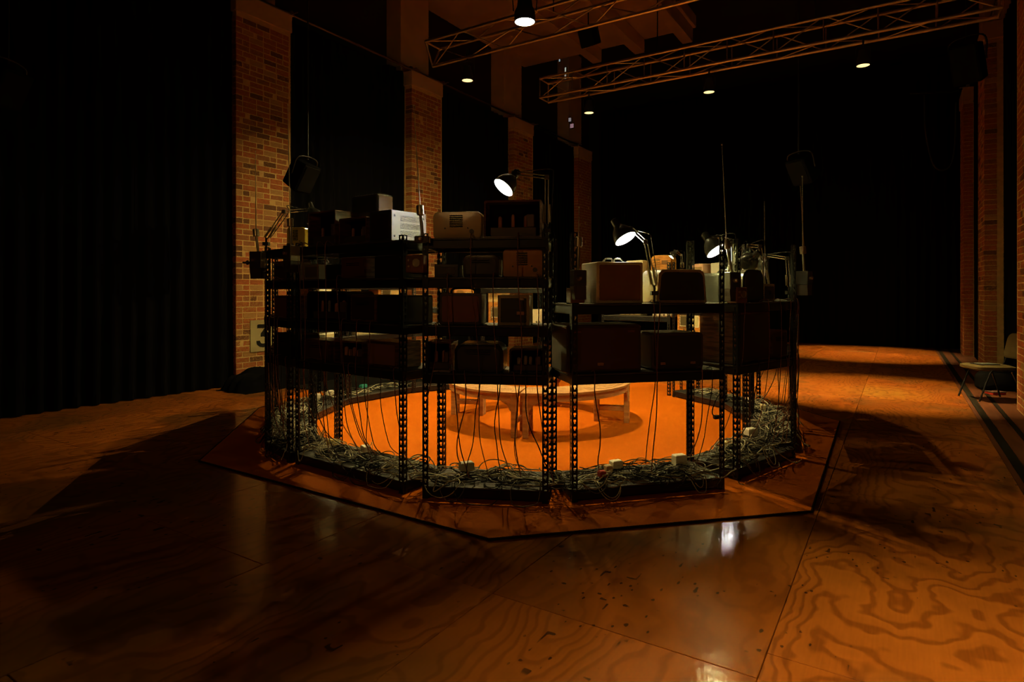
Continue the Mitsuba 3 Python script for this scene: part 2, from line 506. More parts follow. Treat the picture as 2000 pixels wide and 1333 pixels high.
# ---------------------------------------------------------------- trusses
def truss(label, chords, c0, c1, tri, step=.62):
    k = thing('lighting_truss', label, 'truss')
    al = (.85, .72, .55)
    P = lambda q, c: W(c, q[0], q[1])
    for q in chords:
        part(k, 'chord', rod(P(q, c0), P(q, c1), .024, 10), 'm_metal', al, True)
    n = int((c1 - c0) / step)
    e = (c1 - c0) / n
    faces = [(0, 1), (1, 2), (2, 0)] if tri else [(0, 1), (1, 2), (2, 3), (3, 0)]
    for a, b in faces:
        for i in range(n):
            ca, cb = c0 + i * e, c0 + (i + 1) * e
            p, q = (chords[a], chords[b]) if i % 2 == 0 else (chords[b], chords[a])
            part(k, 'brace', rod(P(p, ca + .03), P(q, cb - .03), .009, 6), 'm_metal', al, True)
    for c in (c0, c1):
        part(k, 'end_frame', [rod(P(chords[a], c), P(chords[b], c), .016, 6) for a, b in faces], 'm_metal', al, True)
    if not tri:
        for i in range(0, n + 1):
            for a, b in ((0, 1), (2, 3)):
                part(k, 'strut', rod(P(chords[a], c0 + i * e), P(chords[b], c0 + i * e), .010, 6), 'm_metal', al, True)
    for c in (c0 + 2.1, c0 + 4.4):
        part(k, 'hanger', rod(W(c, np.mean([q[0] for q in chords]), max(q[1] for q in chords)), W(c, np.mean([q[0] for q in chords]), ZC), .008, 6), 'm_metal', (.1, .1, .1), True)
    return k


truss('triangular steel lighting truss nearer the camera, behind the brightest lamp', [(7.22, 4.9), (7.05, 5.22), (7.39, 5.22)], -6.03, 1.3, True)
truss('square steel box truss crossing the hall farther back', [(9.41, 4.9), (9.41, 5.24), (9.72, 5.24), (9.72, 4.9)], -5.4, 1.05, False)


def can_light(label, p, r, spot=None, target=None, disc=2.2, cutoff=24., hang=5.0, beam=14., group='small can lights under the trusses', sunk=.004):
    k = thing('can_light', label, 'stage light', group)
    M = np.eye(4)
    M[:3, 3] = p
    h = r * 2.6
    part(k, 'reflector', lathe([(r * .945, .002), (r * .945, .01 + sunk)], 28), 'm_paint', (.55, .55, .5), True, M)
    part(k, 'housing', lathe([(r * .3, h), (r * .62, h * .96), (r * .75, h * .55), (r, h * .35), (r, 0), (r * .95, 0), (r * .95, .03 + sunk), (0.001, .031 + sunk)], 28), 'm_paint', (.012, .012, .012), 30, M)
    part(k, 'yoke', tube(spline([(-r * 1.08, 0, h * .4), (-r * 1.1, 0, h * 1.05), (0, 0, h * 1.3), (r * 1.1, 0, h * 1.05), (r * 1.08, 0, h * .4)], 20), .006, 6), 'm_paint', BLK, True, M)
    part(k, 'hook', [rod((0, 0, h * 1.28), (0, 0, hang - p[2]), .012), box(.05, .05, .08, 0, 0, hang - p[2] - .06)], 'm_paint', BLK, False, M)
    n = 28
    a = np.arange(n) * 2 * np.pi / n
    v = np.vstack([np.stack([r * .93 * np.cos(a), r * .93 * np.sin(a), a * 0 + sunk], 1), [[0, 0, sunk]]])
    f = np.stack([np.arange(n) * 0 + n, (np.arange(n) + 1) % n, np.arange(n)], 1)
    part(k, 'lens', trimesh.Trimesh(v, f, process=False), 'm_paint', (.5, .5, .5), False, M, emit=STAGE * disc)
    if spot:
        o = np.array(p) - [0, 0, .01]
        scene[k + '_beam'] = {'type': 'spot', 'to_world': T4().look_at(origin=o.tolist(), target=list(target), up=[0, 1, 0]), 'intensity': {'type': 'rgb', 'value': (STAGE * spot).tolist()}, 'cutoff_angle': cutoff, 'beam_width': beam}
    return k


# the big lamp straight above the bench (its truss is out of view)
can_light('large bright white lamp hanging high above the round bench', at(1025, 43, 7.0), .12, PENDANT * .030, (.22, 7.0, 0), PENDANT * .62, 46., 6.3, 27., None, .085)
can_light('small can light under the triangular truss, above the second left pier', W(-5.37, 7.22, 4.56), .085, POOL * .68, W(-5.9, 8.2, 0), 1.6, 80., 5.0, 35.)
can_light('small can light under the box truss, nearest its left end', W(-4.53, 9.60, 4.54), .085, POOL, W(-4.3, 10.2, 0), 1.6)
can_light('small can light under the middle of the box truss', W(-2.49, 9.60, 4.54), .085, POOL, W(-2.2, 10.2, 0), 1.6)
can_light('small can light under the right end of the box truss', W(-.42, 9.60, 4.54), .085, POOL * 5.2, W(-.30, 10.25, 0), 1.6, 24., 5.0, 3.)
# two more of the hall's cans, above the frame: one over the far floor, one over the floor beside the camera
can_light('can light high up over the far right floor, above the view', W(-.7, 16.2, 8.7), .085, POOL * 12., W(-.7, 16.5, 0), 1.6, 15., 9.1, 3., 'can lights above the view')
can_light('can light over the floor beside the camera, above the view', W(1.35, 1.2, 4.7), .085, POOL * 2.9, W(1.35, 1.2, 0), 1.6, 36., 5.4, 8., 'can lights above the view')
can_light('added unseen can light behind the camera, a warm fill for the rack backs', W(-1.2, -3.0, 3.6), .085, None, None, 1.6, hang=6.0, group='can lights above the view')  # added housing for the unseen fill light below
scene['added_front_fill'] = {'type': 'spot', 'to_world': T4().look_at(origin=(W(-1.2, -3.0, 3.58)).tolist(), target=[.2, 6.0, 1.6], up=[0, 0, 1]), 'intensity': {'type': 'rgb', 'value': (np.array([1., .50, .15]) * FRONT_FILL).tolist()}, 'cutoff_angle': 34., 'beam_width': 20.}  # added fill from behind the camera, lifts the rack backs


# ---------------------------------------------------------------- loudspeakers
def loudspeaker(label, p, aimv, w=.36, h=.55, d=.36, hang=None):
    k = thing('loudspeaker', label, 'loudspeaker')
    z = np.array(aimv, float)
    z /= np.linalg.norm(z)
    x = np.cross(z, [0, 0, 1])
    x /= np.linalg.norm(x)
    M = np.eye(4)
    M[:3, 0], M[:3, 1], M[:3, 2], M[:3, 3] = x, z, np.cross(x, z), p
    o = outline(w, h, .03, .03)
    o2 = o * [.72, .9] + [0, h * .05]
    part(k, 'cabinet', loft([(shrink(o2, .01), -d), (o2, -d + .01), (o, -.01), (shrink(o, .01), 0)]), 'm_matte', (.006, .006, .006), 30, M)
    part(k, 'grille', loft([(shrink(o, .02), 0), (shrink(o, .03), .014)]), 'm_matte', (.010, .010, .009), 30, M)
    part(k, 'yoke', tube(spline([(-w * .55, -d * .5, h * .5), (-w * .56, -d * .5, h * 1.1), (w * .56, -d * .5, h * 1.1), (w * .55, -d * .5, h * .5)], 24), .012, 6), 'm_paint', BLK, True, M)
    top = (M @ [0, -d * .5, h * 1.08, 1])[:3]
    part(k, 'hanger', rod(top, (top[0], top[1], hang or 6.3), .012), 'm_paint', BLK, True)
    return k


loudspeaker('black loudspeaker hung beside the first brick pier, above the small yellow radio', at(590, 378, 8.6), (.80, -.30, -.5), .34, .42, .3)
loudspeaker('black loudspeaker hung at the far left edge of the view', at(10, 212, 6.6), (.9, -.1, -.45), .36, .42)
loudspeaker('black loudspeaker hung above the right side of the ring', at(1568, 362, 9.0), (-.8, -.35, -.5), .34, .40, .3)
loudspeaker('black loudspeaker high on the right beside the pier behind the chair', at(1890, 165, 9.4), (-.85, -.5, -.35), .4, .6)
loudspeaker('black stage lantern high under the concrete slab', at(1148, 92, 13.5), (-.6, -.7, -.4), .35, .38, .4, 7.9)

k = thing('hanging_rope', 'slack dark rope hanging in a loop from a bar on the right', 'rope')
part(k, 'rope', tube(spline([at(1805, 185, 13), at(1808, 260, 13), at(1825, 325, 13), at(1852, 328, 13), at(1864, 290, 13), at(1867, 200, 13)], 40), .016, 6), 'm_matte', (.05, .045, .03), True)
part(k, 'bar', rod(at(1778, 183, 13), at(1872, 178, 13), .02), 'm_metal', (.2, .18, .15), True)

# ================================================================ CARPET AND BENCH
O = np.array([.3, 6.95])
poly = np.array([(-2.66, 5.18), (-.134, 3.543), (1.963, 3.994), (3.64, 6.767), (3.2, 9.0), (1.3, 10.3), (-1.2, 10.1), (-3.0, 8.9), (-3.12, 7.5)])
import shapely
pg = shapely.Polygon(poly)
cm = trimesh.creation.extrude_polygon(pg, .012, engine='earcut')
cm.apply_translation((0, 0, .001))
ck = single('carpet', 'bright orange many-sided carpet under the ring of shelving', 'carpet', cm, 'm_carpet', None, False)
ring = np.vstack([poly, poly[:1]])
part(ck, 'edge_shadow_strip', [moved(cbox(np.linalg.norm(b - a) + .012, .012, .014, 0, 0, 0, .002), tr(*((a + b) / 2), .0005, math.degrees(math.atan2(*(b - a)[::-1])))) for a, b in zip(ring[:-1], ring[1:])], 'm_matte', (.03, .012, .006), False, label='dark strip painted as the shadow along the carpet edge')  # dark strip stands in for the shadow of the carpet's thickness


def bench():
    k = thing('ring_bench', 'round slatted teak bench standing in the middle of the orange carpet', 'bench')
    r0, r1, zt = .62, 1.04, .46

    def arc(ra, rb, za, zb, a0, a1, n):
        a = np.linspace(a0, a1, n)
        prof = [(ra, za), (rb, za), (rb, zb), (ra, zb)]
        v = np.array([[r * math.sin(t), -r * math.cos(t), z] for t in a for r, z in prof])
        q = [[i * 4 + j, i * 4 + (j + 1) % 4, (i + 1) * 4 + (j + 1) % 4, (i + 1) * 4 + j] for i in range(n - 1) for j in range(4)] + [[0, 3, 2, 1], [(n - 1) * 4 + j for j in range(4)]]
        q = np.array(q)
        return moved(trimesh.Trimesh(v, np.vstack([q[:, [0, 1, 2]], q[:, [0, 2, 3]]]), process=False), tr(O[0], O[1], 0))
    ns = 6
    a_off = math.radians(-13)
    for s in range(4):
        a0, a1 = a_off + s * math.pi / 2 + .012, a_off + (s + 1) * math.pi / 2 - .012
        for i in range(ns):
            w = (r1 - r0) / ns
            part(k, 'slat', arc(r0 + i * w + .005, r0 + (i + 1) * w - .005, zt - .022, zt, a0, a1, 20), 'm_teak', None, 30)
        part(k, 'apron', arc(r1 - .06, r1 - .03, zt - .09, zt - .023, a0, a1, 20), 'm_teak', None, 30)
        part(k, 'apron', arc(r0 + .03, r0 + .06, zt - .09, zt - .023, a0, a1, 14), 'm_teak', None, 30)
        for e in (a0 + .045, a1 - .045):
            for r in (r1 - .045, r0 + .045):
                part(k, 'leg', moved(cbox(.055, .055, zt - .023, 0, 0, .0135, .004), tr(O[0] + r * math.sin(e), O[1] - r * math.cos(e), 0, math.degrees(e))), 'm_teak', None, False)
            part(k, 'stretcher', moved(cbox(.03, r1 - r0 - .09, .045, 0, 0, .14, .003), tr(O[0] + (r0 + r1) / 2 * math.sin(e), O[1] - (r0 + r1) / 2 * math.cos(e), 0, math.degrees(e))), 'm_teak', None, False)
            for sg_ in (-1, 1):
                b = loft([(np.array([(0, 0), (.10, .0), (.10, .012), (.05, .02), (.02, .055), (.012, .10), (0, .10)]) * [sg_, -1], -.012), (np.array([(0, 0), (.10, .0), (.10, .012), (.05, .02), (.02, .055), (.012, .10), (0, .10)]) * [sg_, -1], .012)])
                q = e + sg_ * .03 / r1
                if a0 < q + sg_ * .05 < a1:
                    part(k, 'corner_brace', moved(b, tr(O[0] + (r1 - .045) * math.sin(q), O[1] - (r1 - .045) * math.cos(q), zt - .088, math.degrees(e))), 'm_teak', None, False)


bench()

# ================================================================ RACKS
RK = dict(A=((-1.804, 5.075), (-.772, 4.314)), B=((-.622, 4.229), (.246, 4.118)), C=((.407, 4.138), (1.543, 4.424)), D=((1.714, 4.626), (2.449, 5.261)),
          Z=((-2.23, 5.495), (-1.87, 5.10)), Y=((-2.6, 6.6), (-2.27, 5.62)), X=((-2.5, 7.85), (-2.62, 6.72)), W=((-1.75, 8.9), (-2.45, 7.95)), S=((-.65, 9.55), (-1.62, 9.0)), V=((.45, 9.7), (-.5, 9.6)),
          E=((2.53, 5.42), (2.95, 6.35)), F=((2.98, 6.45), (3.03, 7.45)), G=((3.0, 7.6), (2.6, 8.5)), H=((2.45, 8.75), (1.6, 9.4)))
DEPTH, BH = .45, .06
LEFT = [.10, .885, 1.215, 1.55, 1.82]
RIGHT = [.10, .885, 1.366]
LV = dict(A=LEFT, B=LEFT, Z=LEFT, Y=LEFT[:4], X=LEFT[:4], W=LEFT[:4], S=[.10, .885, 1.215], V=[.95, 1.5], C=RIGHT, D=RIGHT, E=RIGHT, F=RIGHT, G=[.10, .885, 1.215, 1.55], H=[1.1, 1.66])
RL = dict(A='black slotted-steel shelving rack below the grey vented amplifier', B='black slotted-steel shelving rack carrying the cream radio and the tall dark radio on top', C='black slotted-steel shelving rack carrying the big cream record player',
          D='black slotted-steel shelving rack at the right front, with the tall wooden cabinet', Z='narrow black slotted-steel rack at the left end, under the small yellow radio', Y='black slotted-steel rack at the left side of the ring, seen edge on',
          X='black slotted-steel rack at the far left of the ring, behind the left end rack', W='black slotted-steel rack at the far left back, with the lit amber cabinet', S='black slotted-steel rack at the left back of the ring, behind the first front rack',
          V='tall-legged black rack at the back, holding the cream clock radio', E='black slotted-steel rack at the right side of the ring, seen edge on', F='black slotted-steel rack on the right side, behind the tall wooden cabinet',
          G='black slotted-steel rack at the right back with the lit oscilloscope', H='tall-legged black rack at the right back, under the amber arched radio')
FRAME = {}
for r, (a, b) in RK.items():
    a, b = np.array(a), np.array(b)
    u = (b - a) / np.linalg.norm(b - a)
    M = np.eye(4)
    M[:2, 0], M[:2, 1], M[:2, 3] = u, (-u[1], u[0]), a
    FRAME[r] = (M, float(np.linalg.norm(b - a)))


def post_mesh(h):
    """slotted angle: two flanges with keyhole slots, corner at the origin, flanges along +x and +y"""
    fw, t, pitch = .042, .0025, .047
    out = []
    for ax in (0, 1):
        segs = [(0, .011, 0, h), (.031, fw, 0, h)]
        n = int(h / pitch)
        for i in range(n):
            z = i * pitch
            segs += [(.011, .031, z, z + .018), (.011, .0165, z + .018, z + .031), (.0255, .031, z + .018, z + .031)]
        segs.append((.011, .031, n * pitch, h))
        for x0, x1, z0, z1 in segs:
            w, c = x1 - x0, (x0 + x1) / 2
            out.append(box(w, t, z1 - z0, c, t / 2, z0) if ax == 0 else box(t, w, z1 - z0, t / 2, c, z0))
    m = cat(out)
    return m


POST = {}
for hh in (1.84,):
    m = post_mesh(hh)
    for sx in (0, 1):
        for sy in (0, 1):
            q = m.copy()
            S = np.diag([1 - 2 * sx, 1 - 2 * sy, 1, 1.])
            q.vertices = q.vertices @ S[:3, :3]
            if (sx + sy) % 2:
                q.faces = q.faces[:, ::-1]
            POST[sx, sy] = shape(q, 'm_black_steel', None, False)
racks = {}
for r in RK:
    M, L = FRAME[r]
    k = racks[r] = thing('shelving_rack', RL[r], 'shelving rack')
    for sx in (0, 1):
        for sy in (0, 1):
            part(k, 'post', POST[sx, sy], None, M=M @ tr(sx * L, sy * DEPTH, .014))
    for z in LV[r]:
        s = part(k, 'shelf', cbox(L - .006, DEPTH - .006, .012, L / 2, DEPTH / 2, z - .012, .002), 'm_paint', (.028, .026, .022), False, M, label='dark shelf board')
        for y in (.003 + .011, DEPTH - .014):
            part(s, 'beam', cbox(L - .008, .016, BH, L / 2, y, z - .0125 - BH, .004), 'm_black_steel', None, False, M)
        for x in (.014, L - .014):
            part(s, 'beam', cbox(.016, DEPTH - .05, BH, x, DEPTH / 2, z - .0125 - BH, .004), 'm_black_steel', None, False, M)


# ================================================================ RADIOS AND OTHER SETS
def vertical_cyl(r, h, x, y, z, n=12):
    return moved(lathe([(.0005, 0), (r, 0), (r, h * .75), (r * .8, h * .93), (.0005, h)], n), tr(x, y, z))


def radio(name, label, category, rack, lev, u, w, h, d, v=.06, rot=0., mat='m_walnut', col=None, rt=.012, rb=.006, back='panel', bcol=(.10, .045, .02), valves=3, front='dial', handle=None, dial=(.60, .50, .24), group=None, knobs=3, dz=0., taper=0.):
    M = FRAME[rack][0] @ tr(u, v, LV[rack][lev] + dz + .0005, rot)
    k = thing(name, label, category, group)
    R = random.Random(label)
    o = outline(w, h, rt, rb)
    b = min(.008, rt * .8)
    if taper:
        ot = o.copy()
        ot[:, 0] *= 1 - taper * (ot[:, 1] / h)
        o = ot
    def add(nm, mesh, m, c=None, sm=30, parent=None, lab=None):
        return part(parent or k, nm, mesh, m, c, sm, M, lab)
    if back == 'open':
        rec = min(.12, d * .5)
        i = shrink(o, .013)
        add('cabinet', loft([(i, rec), (i, .002), (o, 0), (o, d - b), (shrink(o, b), d)], (True, True)), mat, col)
        ch = add('chassis', cbox(w * .8, rec * .7, h * .24, 0, rec * .58, .014, .003), 'm_paint', (.045, .026, .016), False)
        add('recess_shade_sheet', cbox(w * .9, .004, h * .86, 0, rec - .004, h * .07, .001), 'm_matte', (.010, .007, .005), False)  # near-black sheet paints the shade inside the open back
        for j in range(valves):
            x = (-.34 + .68 * (j + .5) / valves + R.uniform(-.02, .02)) * w
            add('valve', vertical_cyl(R.uniform(.011, .017), h * R.uniform(.26, .4), x, rec * .55, .014 + h * .24), 'm_gloss', R.choice([(.30, .12, .06), (.22, .20, .18), (.45, .20, .10)]), True, ch)
        add('transformer', cbox(w * .13, rec * .6, h * .34, w * .30, rec * .55, .014 + h * .24, .004), 'm_paint', (.10, .06, .04), False, ch)
    else:
        add('cabinet', loft([(shrink(o, b), 0), (shrink(o, b * .3), b * .4), (o, b), (o, d - b), (shrink(o, b * .3), d - b * .4), (shrink(o, b), d)]), mat, col)
        if back in ('panel', 'plain'):
            add('back_panel', loft([(shrink(o, .022), -.004), (shrink(o, .020), .004)]), 'm_paint', bcol)
        if back == 'panel':
            vt = add('vent_slots', [cbox(w * .5, .003, .006, 0, -.005, h * .62 + q * .014, .001) for q in range(max(2, int(h * .22 / .014)))], 'm_matte', (.008, .007, .006), False)
        if back == 'louvre':
            for q in range(7):
                add('louvre', cbox(w * .27, .008, .0075, -w * .02, -.002, h * .42 + q * h * .068, .002), 'm_matte', (.02, .016, .008), False)
            add('socket', moved(lathe([(.001, 0), (.016, 0), (.016, .006), (.001, .006)], 14), tr(w * .30, 0, h * .26) @ aim((0, 0, 0), (0, -1, 0))), 'm_paint', (.05, .04, .03))
            for x in (-.25, .22):
                add('screw', moved(lathe([(.001, 0), (.006, 0), (.006, .004), (.001, .004)], 8), tr(w * x, 0, h * .38) @ aim((0, 0, 0), (0, -1, 0))), 'm_paint', (.06, .05, .03))
    # the face towards the middle of the ring
    yf = d
    if front == 'dial':
        add('grille_cloth', loft([(outline(w * .50, h * .62, .012, .012) + [-w * .19, h * .22], yf - .002), (outline(w * .50, h * .62, .012, .012) + [-w * .19, h * .22], yf + .004)]), 'm_matte', (.30, .20, .09))
        add('dial', cbox(w * .30, .008, h * .40, w * .27, yf + .002, h * .42, .002), 'm_gloss', dial, False)
    elif front == 'arch':
        o2 = outline(w * .36, h * .5, w * .1, .01)
        add('grille_cloth', loft([(o2 + [w * .22, h * .34], yf - .002), (o2 + [w * .22, h * .34], yf + .004)]), 'm_matte', (.28, .15, .05))
        for q in range(3):
            add('grille_bar', cbox(w * .36, .012, .012, w * .22, yf + .003, h * (.46 + .11 * q), .003), mat, None, False)
        add('dial', cbox(w * .30, .01, h * .17, -w * .2, yf + .003, h * .58, .003), 'm_gloss', dial, False)
    elif front == 'fret':
        for q in range(9):
            add('grille_bar', cbox(w * .40, .01, h * .030, w * .20, yf + .003, h * (.22 + .068 * q), .002), 'm_paint', (.12, .07, .03), False)
        fr = add('dial_surround', loft([(outline(w * .76, h * .50, .02, .02) + [0, h * .30], yf - .002), (outline(w * .76, h * .50, .02, .02) + [0, h * .30], yf + .006)]), 'm_gloss', (.75, .68, .48))
        add('dial', cbox(w * .33, .006, h * .40, -w * .18, yf + .008, h * .35, .002), 'm_gloss', dial, False)
        add('grille_cloth', cbox(w * .32, .004, h * .40, w * .18, yf + .008, h * .35, .001), 'm_matte', (.10, .08, .04), False)
    elif front == 'clock':
        add('dial', moved(lathe([(.001, 0), (h * .30, 0), (h * .30, .006), (.001, .006)], 24), tr(-w * .2, yf, h * .52) @ aim((0, 0, 0), (0, 1, 0))), 'm_gloss', (.35, .28, .14))
        add('grille_cloth', cbox(w * .34, .006, h * .5, w * .25, yf + .002, h * .3, .002), 'm_matte', (.5, .38, .16), False)
    elif front == 'panel':
        add('front_panel', cbox(w * .90, .006, h * .84, 0, yf + .002, h * .08, .002), 'm_paint', dial, False)
    for q in range(knobs):
        add('knob', moved(lathe([(.001, 0), (.013, 0), (.012, .014), (.001, .016)], 14), tr((q - (knobs - 1) / 2) * w * .2, yf, h * .12 + .012) @ aim((0, 0, 0), (0, 1, 0))), 'm_gloss', (.06, .04, .02))
    if handle:
        hw = w * handle
        add('handle', tube(spline([(-hw / 2, d / 2, h - .004), (-hw / 2, d / 2, h + .018), (-hw * .3, d / 2, h + .034), (hw * .3, d / 2, h + .034), (hw / 2, d / 2, h + .018), (hw / 2, d / 2, h - .004)], 24), .008, 8), 'm_gloss', (.03, .02, .015) if mat != 'm_tan' else (.2, .12, .06), True)
    return k, M


WN, BK, MAT = 'm_walnut', 'm_gloss', 'm_paint'
# --- rack A, top to bottom
radio('valve_radio', 'dark open-backed radio left of the tall grille-topped amplifier, on the top shelf', 'radio', 'A', 4, .265, .36, .285, .30, back='open', valves=2)
radio('valve_radio', 'low brown open-backed radio with two upright valves, below the tall amplifier', 'radio', 'A', 4, .655, .33, .205, .22, back='open', valves=2, mat=WN)
k, M = radio('amplifier', 'tall dark amplifier with a bright brushed metal side, rearmost on the top shelf', 'amplifier', 'A', 4, .53, .33, .42, .16, v=.285, mat=MAT, col=(.03, .028, .025), back='plain', bcol=(.02, .018, .015), rt=.02, front='panel', dial=(.3, .28, .2), knobs=2)
part(k, 'side_plate', cbox(.004, .145, .395, .167, .08, .012, .001), 'm_paint', (.80, .74, .50), False, M, label='brushed pale metal side plate')
for q in range(9):
    part(k, 'top_fin', cbox(.008, .12, .008, -.14 + q * .035, .08, .42, .002), 'm_paint', (.05, .05, .045), False, M)
k, M = radio('amplifier', 'dark box amplifier with a pale grey slotted side plate and four screws', 'amplifier', 'A', 4, .985, .245, .232, .35, v=.05, rot=-2, mat=MAT, col=(.022, .02, .018), back='plain', bcol=(.018, .015, .012), rt=.006, front='panel', dial=(.2, .2, .18), knobs=4)
sp = part(k, 'side_plate', cbox(.006, .345, .228, .1255, .175, .002, .002), 'm_paint', (.72, .70, .52), False, M, label='pale grey side plate with three slotted vents')
for q in range(3):
    part(sp, 'vent_panel', [cbox(.003, .20, .0022, .1292, .185, .042 + q * .056 + j * .0055, .0005) for j in range(8)], 'm_matte', (.16, .16, .14), False, M)
for y in (.03, .32):
    for z in (.04, .19):
        part(sp, 'screw', moved(lathe([(.001, .004), (.006, .003), (.009, 0), (.001, 0)], 10), M @ tr(.1285, y, z) @ aim((0, 0, 0), (1, 0, 0))), 'm_metal', (.25, .24, .2))
radio('test_meter', 'small grey meter box at the left end of the front left rack, second shelf', 'meter', 'A', 3, .13, .20, .125, .2, mat=MAT, col=(.20, .17, .12), back='plain', bcol=(.1, .08, .06), front='panel', dial=(.5, .45, .3), knobs=2, rt=.006)
radio('transistor_radio', 'tiny black transistor radio standing behind the hanging cables on the second shelf', 'radio', 'A', 3, .40, .16, .118, .09, mat=BK, col=(.015, .014, .013), back='plain', bcol=(.012, .011, .010), front='dial', knobs=1)
radio('table_radio', 'small reddish brown radio with a pale lit side, on the second shelf', 'radio', 'A', 3, .665, .30, .165, .20, mat=WN, back='panel', bcol=(.09, .028, .014))
radio('table_radio', 'dark radio box under the grey vented amplifier', 'radio', 'A', 3, 1.06, .30, .168, .26, mat=BK, col=(.018, .014, .012), back='plain', bcol=(.014, .011, .009), rt=.02)
radio('valve_radio', 'wide round-shouldered black radio with open back, on the middle shelf', 'radio', 'A', 2, .335, .53, .238, .28, mat=BK, col=(.012, .010, .009), back='open', valves=4, rt=.05)
radio('table_radio', 'narrow dark brown radio in the middle of the middle shelf of the front left rack', 'radio', 'A', 2, .78, .30, .212, .25, mat=WN, back='panel', bcol=(.03, .012, .006))
radio('table_radio', 'plain black radio case on the middle shelf, left of the maroon portable', 'radio', 'A', 2, 1.10, .32, .208, .27, mat=BK, col=(.013, .012, .012), back='plain', bcol=(.010, .009, .009), rt=.015)
radio('valve_radio', 'brown radio with a panel back and one upright valve slot, lowest shelf far left', 'radio', 'A', 1, .20, .36, .168, .26, mat=WN, back='panel', bcol=(.075, .028, .013))
radio('valve_radio', 'low open-backed radio showing a row of valves between two brown radios', 'radio', 'A', 1, .60, .35, .178, .24, mat=WN, back='open', valves=5)
radio('table_radio', 'radio with a plain light brown back board on the lowest radio shelf', 'radio', 'A', 1, .99, .335, .195, .25, mat=WN, back='plain', bcol=(.20, .085, .030))
# --- rack Z
k, M = radio('table_radio', 'small yellow radio with louvred front on top of the left end rack', 'radio', 'Z', 4, .30, .17, .20, .14, v=.16, rot=42, mat=BK, col=(.62, .46, .07), back='louvre', front='dial', rt=.03, rb=.015)
radio('table_radio', 'narrow dark radio on the second shelf of the left end rack', 'radio', 'Z', 3, .20, .30, .17, .22, mat=WN, back='panel', bcol=(.05, .02, .01))
radio('table_radio', 'plain brown radio on the middle shelf of the left end rack', 'radio', 'Z', 2, .25, .38, .20, .24, mat=WN, back='plain', bcol=(.13, .052, .020))
radio('table_radio', 'black round-topped radio on the lower shelf of the left end rack', 'radio', 'Z', 1, .26, .42, .20, .25, mat=BK, col=(.013, .011, .010), back='panel', bcol=(.015, .01, .008), rt=.05)
single('display_panel', 'thin pale upright panel left of the dark radio on the top shelf', 'panel', cbox(.012, .06, .235, 0, 0, 0, .003), 'm_paint', (.45, .44, .34), False, FRAME['A'][0] @ tr(.045, .20, 1.8205, 20))
# --- rack B
radio('table_radio', 'cream rounded radio with louvred back on the top shelf', 'radio', 'B', 4, .235, .345, .188, .20, v=.05, mat=BK, col=(.50, .36, .15), back='louvre', rt=.035, rb=.025)
radio('valve_radio', 'tall dark wooden open-backed radio under the lit desk lamp', 'radio', 'B', 4, .625, .40, .262, .26, v=.05, mat=WN, back='open', valves=3)
radio('tuner', 'flat black tuner at the left end of the shelf under the cream louvred radio', 'tuner', 'B', 3, .155, .17, .092, .22, mat=MAT, col=(.02, .02, .02), back='plain', bcol=(.025, .022, .02), front='panel', dial=(.2, .2, .2), rt=.005)
radio('table_radio', 'rounded black radio with lit cream edge, left of the tan louvred radio', 'radio', 'B', 3, .40, .255, .158, .18, mat=BK, col=(.035, .022, .012), back='panel', bcol=(.015, .010, .007), rt=.04, rb=.02)
radio('table_radio', 'tan rounded radio with louvred back on the second shelf', 'radio', 'B', 3, .695, .28, .194, .19, mat=BK, col=(.46, .24, .09), back='louvre', rt=.03, rb=.02)
radio('portable_radio', 'maroon covered portable radio with a carrying handle on top', 'portable radio', 'B', 2, .255, .305, .225, .20, mat=MAT, col=(.035, .015, .012), back='plain', bcol=(.15, .042, .024), handle=.55, rt=.02, rb=.02)
k, M = radio('receiver', 'square black receiver with stickers on its back and a lit right side', 'receiver', 'B', 2, .63, .222, .21, .24, mat=MAT, col=(.30, .24, .14), back='plain', bcol=(.012, .012, .014), front='panel', dial=(.3, .3, .3), rt=.006)
part(k, 'sticker', cbox(.035, .002, .014, .055, -.0045, .175, .0005), 'm_paint', (.5, .38, .26), False, M, label='pale sticker')
part(k, 'sticker', cbox(.055, .002, .022, .05, -.0045, .075, .0005), 'm_paint', (.42, .22, .12), False, M, label='brown sticker')
radio('valve_radio', 'wooden radio left of the round-shouldered black radio on the lowest radio shelf', 'radio', 'B', 1, .095, .185, .212, .24, mat=WN, back='open', valves=2)
radio('table_radio', 'black round-shouldered radio in the middle of the lowest shelf, right of the wooden radio', 'radio', 'B', 1, .385, .345, .205, .22, mat=BK, col=(.012, .011, .011), back='panel', bcol=(.014, .011, .009), rt=.065, rb=.03)
radio('valve_radio', 'black radio showing pale upright valves, below the hanging thick cables', 'radio', 'B', 1, .725, .25, .173, .22, mat=BK, col=(.012, .010, .009), back='open', valves=4, rt=.02)
